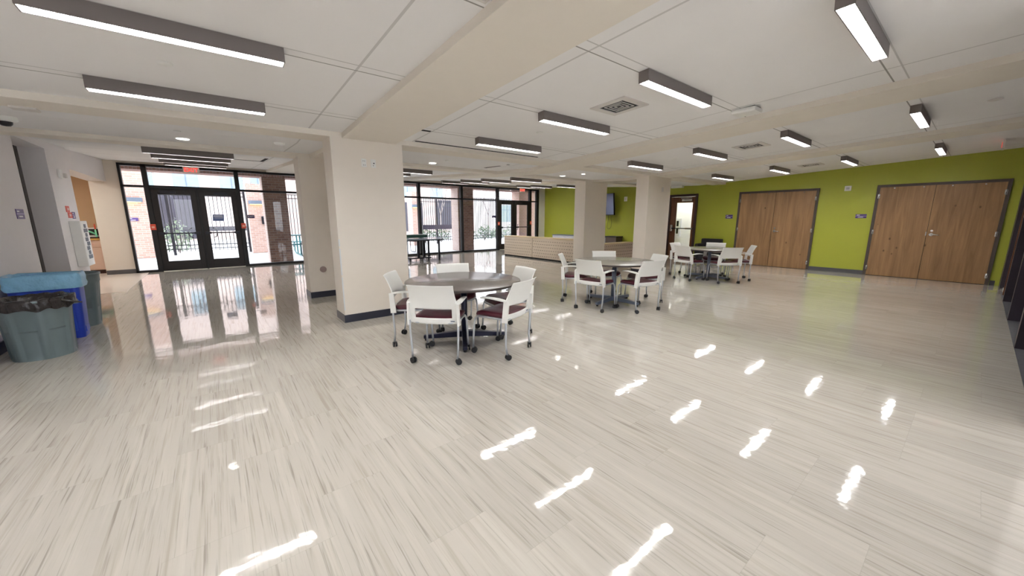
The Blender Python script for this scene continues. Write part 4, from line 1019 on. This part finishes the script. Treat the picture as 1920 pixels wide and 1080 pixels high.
far_building('far_building', 4.5, 22, 34, 8.2, M_['bpale'], 'pale brick building with blue windows far outside behind the tall windows',
             [(13.9, 15.2, 3.4, 5.4), (16.9, 18.3, 3.4, 5.4), (19.6, 20.7, 3.4, 5.4), (10.5, 12.0, 3.4, 5.4)], [(14.2, 16.0, .2, 2.9), (17.4, 19.6, .5, 3.2)])
far_building('far_wall', 26, 34, 36, 4.4, M_['bwhite'], 'low white building far outside behind the right doors', [(27, 29, 1.0, 3.0)])
# shrubs
def shrub(x, y, r, h, n, label, m, seed):
    rng = random.Random(seed); e = empty('shrub', (x, y, 0), label, 'shrub'); b = MB()
    for k in range(n):
        a = rng.uniform(0, 2*PI); rr = r*math.sqrt(rng.random()); z = .12+h*rng.random()*(1-.45*(rr/r)**2)
        c = Vector((rr*math.cos(a), rr*math.sin(a), z)); s = rng.uniform(.035, .075)
        u = Vector((rng.gauss(0,1), rng.gauss(0,1), rng.gauss(0,1))).normalized(); v = u.cross(Vector((rng.gauss(0,1), rng.gauss(0,1), rng.gauss(0,1)))).normalized()
        b.add([c-u*s, c+v*s*.45, c+u*s, c-v*s*.45], [(0,1,2,3)])
    b.build('foliage', m, e)
    b = MB()
    for k in range(7): a = k*.9; b.tube([(0,0,0), (r*.5*math.cos(a), r*.5*math.sin(a), h*.6)], .015, 5)
    b.build('stem', M_['bark'], e)
sh = [(-1.2, 20.2, .45, 1.3, 500, 'spiky green shrub behind the fence at the left leaf of the left doors', 'leaf2'),
      (1.9, 19.8, .5, 1.2, 500, 'green shrub behind the fence right of the left doors', 'leaf'),
      (9.6, 20.2, .55, .75, 500, 'low green shrub behind the picket gate, left one', 'leaf'), (10.7, 20.3, .55, .8, 500, 'low green shrub behind the picket gate, right one', 'leaf'),
      (12.25, 19.9, .6, .85, 600, 'green shrub just right of the brown brick pillar outside', 'leaf'), (13.75, 20.1, .6, .9, 600, 'green shrub in the middle of the right window outside', 'leaf'),
      (15.1, 20.4, .6, .8, 600, 'grey-green shrub outside nearest the right doors', 'leaf2'), (16.6, 20.4, .7, 1.0, 700, 'twiggy shrub outside seen through the right doors', 'leaf2'),
      (4.6, 20.5, .6, .9, 400, 'green shrub beyond the outdoor picnic table', 'leaf2')]
for i, (x, y, r, h, n, l, m) in enumerate(sh): shrub(x, y, r, h, n, l, M_[m], i)
# bare trees
def bare_tree(x, y, h, label, seed):
    rng = random.Random(seed); e = empty('bare_tree', (x, y, 0), label, 'tree'); b = MB()
    def br(p, d, l, r, k):
        q = p+d*l; b.tube([p, q], [r, r*.65], 5)
        if k:
            for _ in range(3):
                nd = (d+Vector((rng.gauss(0,.5), rng.gauss(0,.5), rng.gauss(.1,.35)))).normalized(); br(q, nd, l*.68, r*.6, k-1)
    br(Vector((0,0,0)), Vector((0,0,1)), h*.36, .06, 5); b.build('branches', M_['bark'], e)
bare_tree(2.3, 24, 5.2, 'bare young tree far outside above the picnic table', 3); bare_tree(13.2, 25, 4.6, 'bare tree far outside beyond the tall windows', 5); bare_tree(16.8, 24, 4.6, 'bare tree far outside beyond the right doors', 8)
bare_tree(-2.6, 26, 4.5, 'bare tree far outside seen through the left side window', 9)
# outdoor picnic table in teal mesh
p = (2.95, 16.4, 0); e = empty('picnic_table', p, 'teal mesh picnic table outside, right of the dark brick pillar', 'picnic table')
b = MB()
def mesh_top(x0, x1, y0, y1, z, st=.07):
    x = x0
    while x < x1: b.box(x, x+.03, y0, y1, z-.012, z+.012); x += st
    y = y0
    while y < y1: b.box(x0, x1, y, y+.03, z-.012, z+.012); y += st
mesh_top(2.15, 3.95, 16.05, 16.85, .76); b.build('tabletop', M_['teal'], e, p)
for y0 in (15.45, 17.15): b = MB(); mesh_top(2.15, 3.95, y0, y0+.30, .46); b.build('bench', M_['teal'], e, p)
for x in (2.5, 3.6):
    b = MB(); b.tube([(x, 15.45, .44), (x, 15.35, .10), (x, 15.5, .02), (x, 17.2, .02), (x, 17.5, .10), (x, 17.4, .44)], .025, 8); b.tube([(x, 16.1, .74), (x, 16.1, .03)], .025, 8); b.tube([(x, 16.8, .74), (x, 16.8, .03)], .025, 8); b.build('leg', M_['teal'], e, p)
p = (2.2, 14.9, 0); e = empty('bike_rack', p, 'dark looped steel rack outside the glass beside the picnic table', 'bike rack')
b = MB()
for dx in (0, .16): b.tube([(2.35+dx, 15.0, .52), (2.35+dx, 15.0, .12), (2.39+dx, 15.0, .04), (2.47+dx, 15.0, .02), (2.55+dx, 15.0, .02)], .016, 8); 
b.tube([(2.35, 15.0, .52), (2.40, 15.0, .57), (2.46, 15.0, .57), (2.51, 15.0, .52)], .016, 8); b.build('hoop', M_['fence'], e, p)
# patio chair outside behind the tennis table
p = (6.75, 14.9, 0); e = empty('patio_chair', p, 'dark plum patio chair on a sled frame outside behind the tennis table', 'chair')
b = MB(); b.box(6.40, 7.05, 14.6, 15.1, .44, .50); b.build('seat', M_['plum'], e, p, bevel=.02)
for x in (6.5, 6.98): b = MB(); b.tube([(x, 14.62, .45), (x, 14.62, .06), (x, 14.68, .015), (x, 15.08, .015), (x, 15.14, .06), (x, 15.14, .45)], .014, 8); b.build('leg', M_['fence'], e, p)
p = (.98, 18.38, 1.3); 
e = empty('card_reader', (1.65, 18.40, 1.32), 'dark rounded box on the far brick pillar outside right of the doors', 'box')
b = MB(); b.box(-.10, .10, -.10, 0, -.16, .16); b.build('casing', M_['dark'], e, bevel=.03)

# ------------------------------------------------------------------ world
w = bpy.data.worlds.new('overcast_sky'); S.world = w; w.use_nodes = True; N = w.node_tree.nodes; L = w.node_tree.links
bg = N['Background']; bg.inputs['Strength'].default_value = .95
tc = N.new('ShaderNodeTexCoord'); sp = N.new('ShaderNodeSeparateXYZ'); L.new(tc.outputs['Generated'], sp.inputs[0])
cr = N.new('ShaderNodeValToRGB'); cr.color_ramp.elements[0].position = 0; cr.color_ramp.elements[0].color = (.95,.96,1,1); cr.color_ramp.elements[1].position = 1; cr.color_ramp.elements[1].color = (.80,.88,1,1)
L.new(sp.outputs['Z'], cr.inputs[0]); L.new(cr.outputs[0], bg.inputs['Color'])

# ------------------------------------------------------------------ camera and view
cd = bpy.data.cameras.new('camera'); cam = bpy.data.objects.new('camera', cd); COL.objects.link(cam)
cd.sensor_width = 36; cd.lens = 36*690.888/1920; cd.clip_start = .05; cd.clip_end = 200
cam.location = (0, 0, 1.383); cam.rotation_euler = (PI/2-.18593, 0, -.67334)
S.camera = cam
S.view_settings.view_transform = 'Standard'; S.view_settings.look = 'None'; S.view_settings.gamma = 1
S.view_settings.exposure = 2.33; S.view_settings.use_curve_mapping = False
S.cycles.max_bounces = 8; S.cycles.diffuse_bounces = 5; S.cycles.glossy_bounces = 4; S.cycles.transparent_max_bounces = 12
S.cycles.sample_clamp_indirect = 6; S.cycles.use_denoising = True
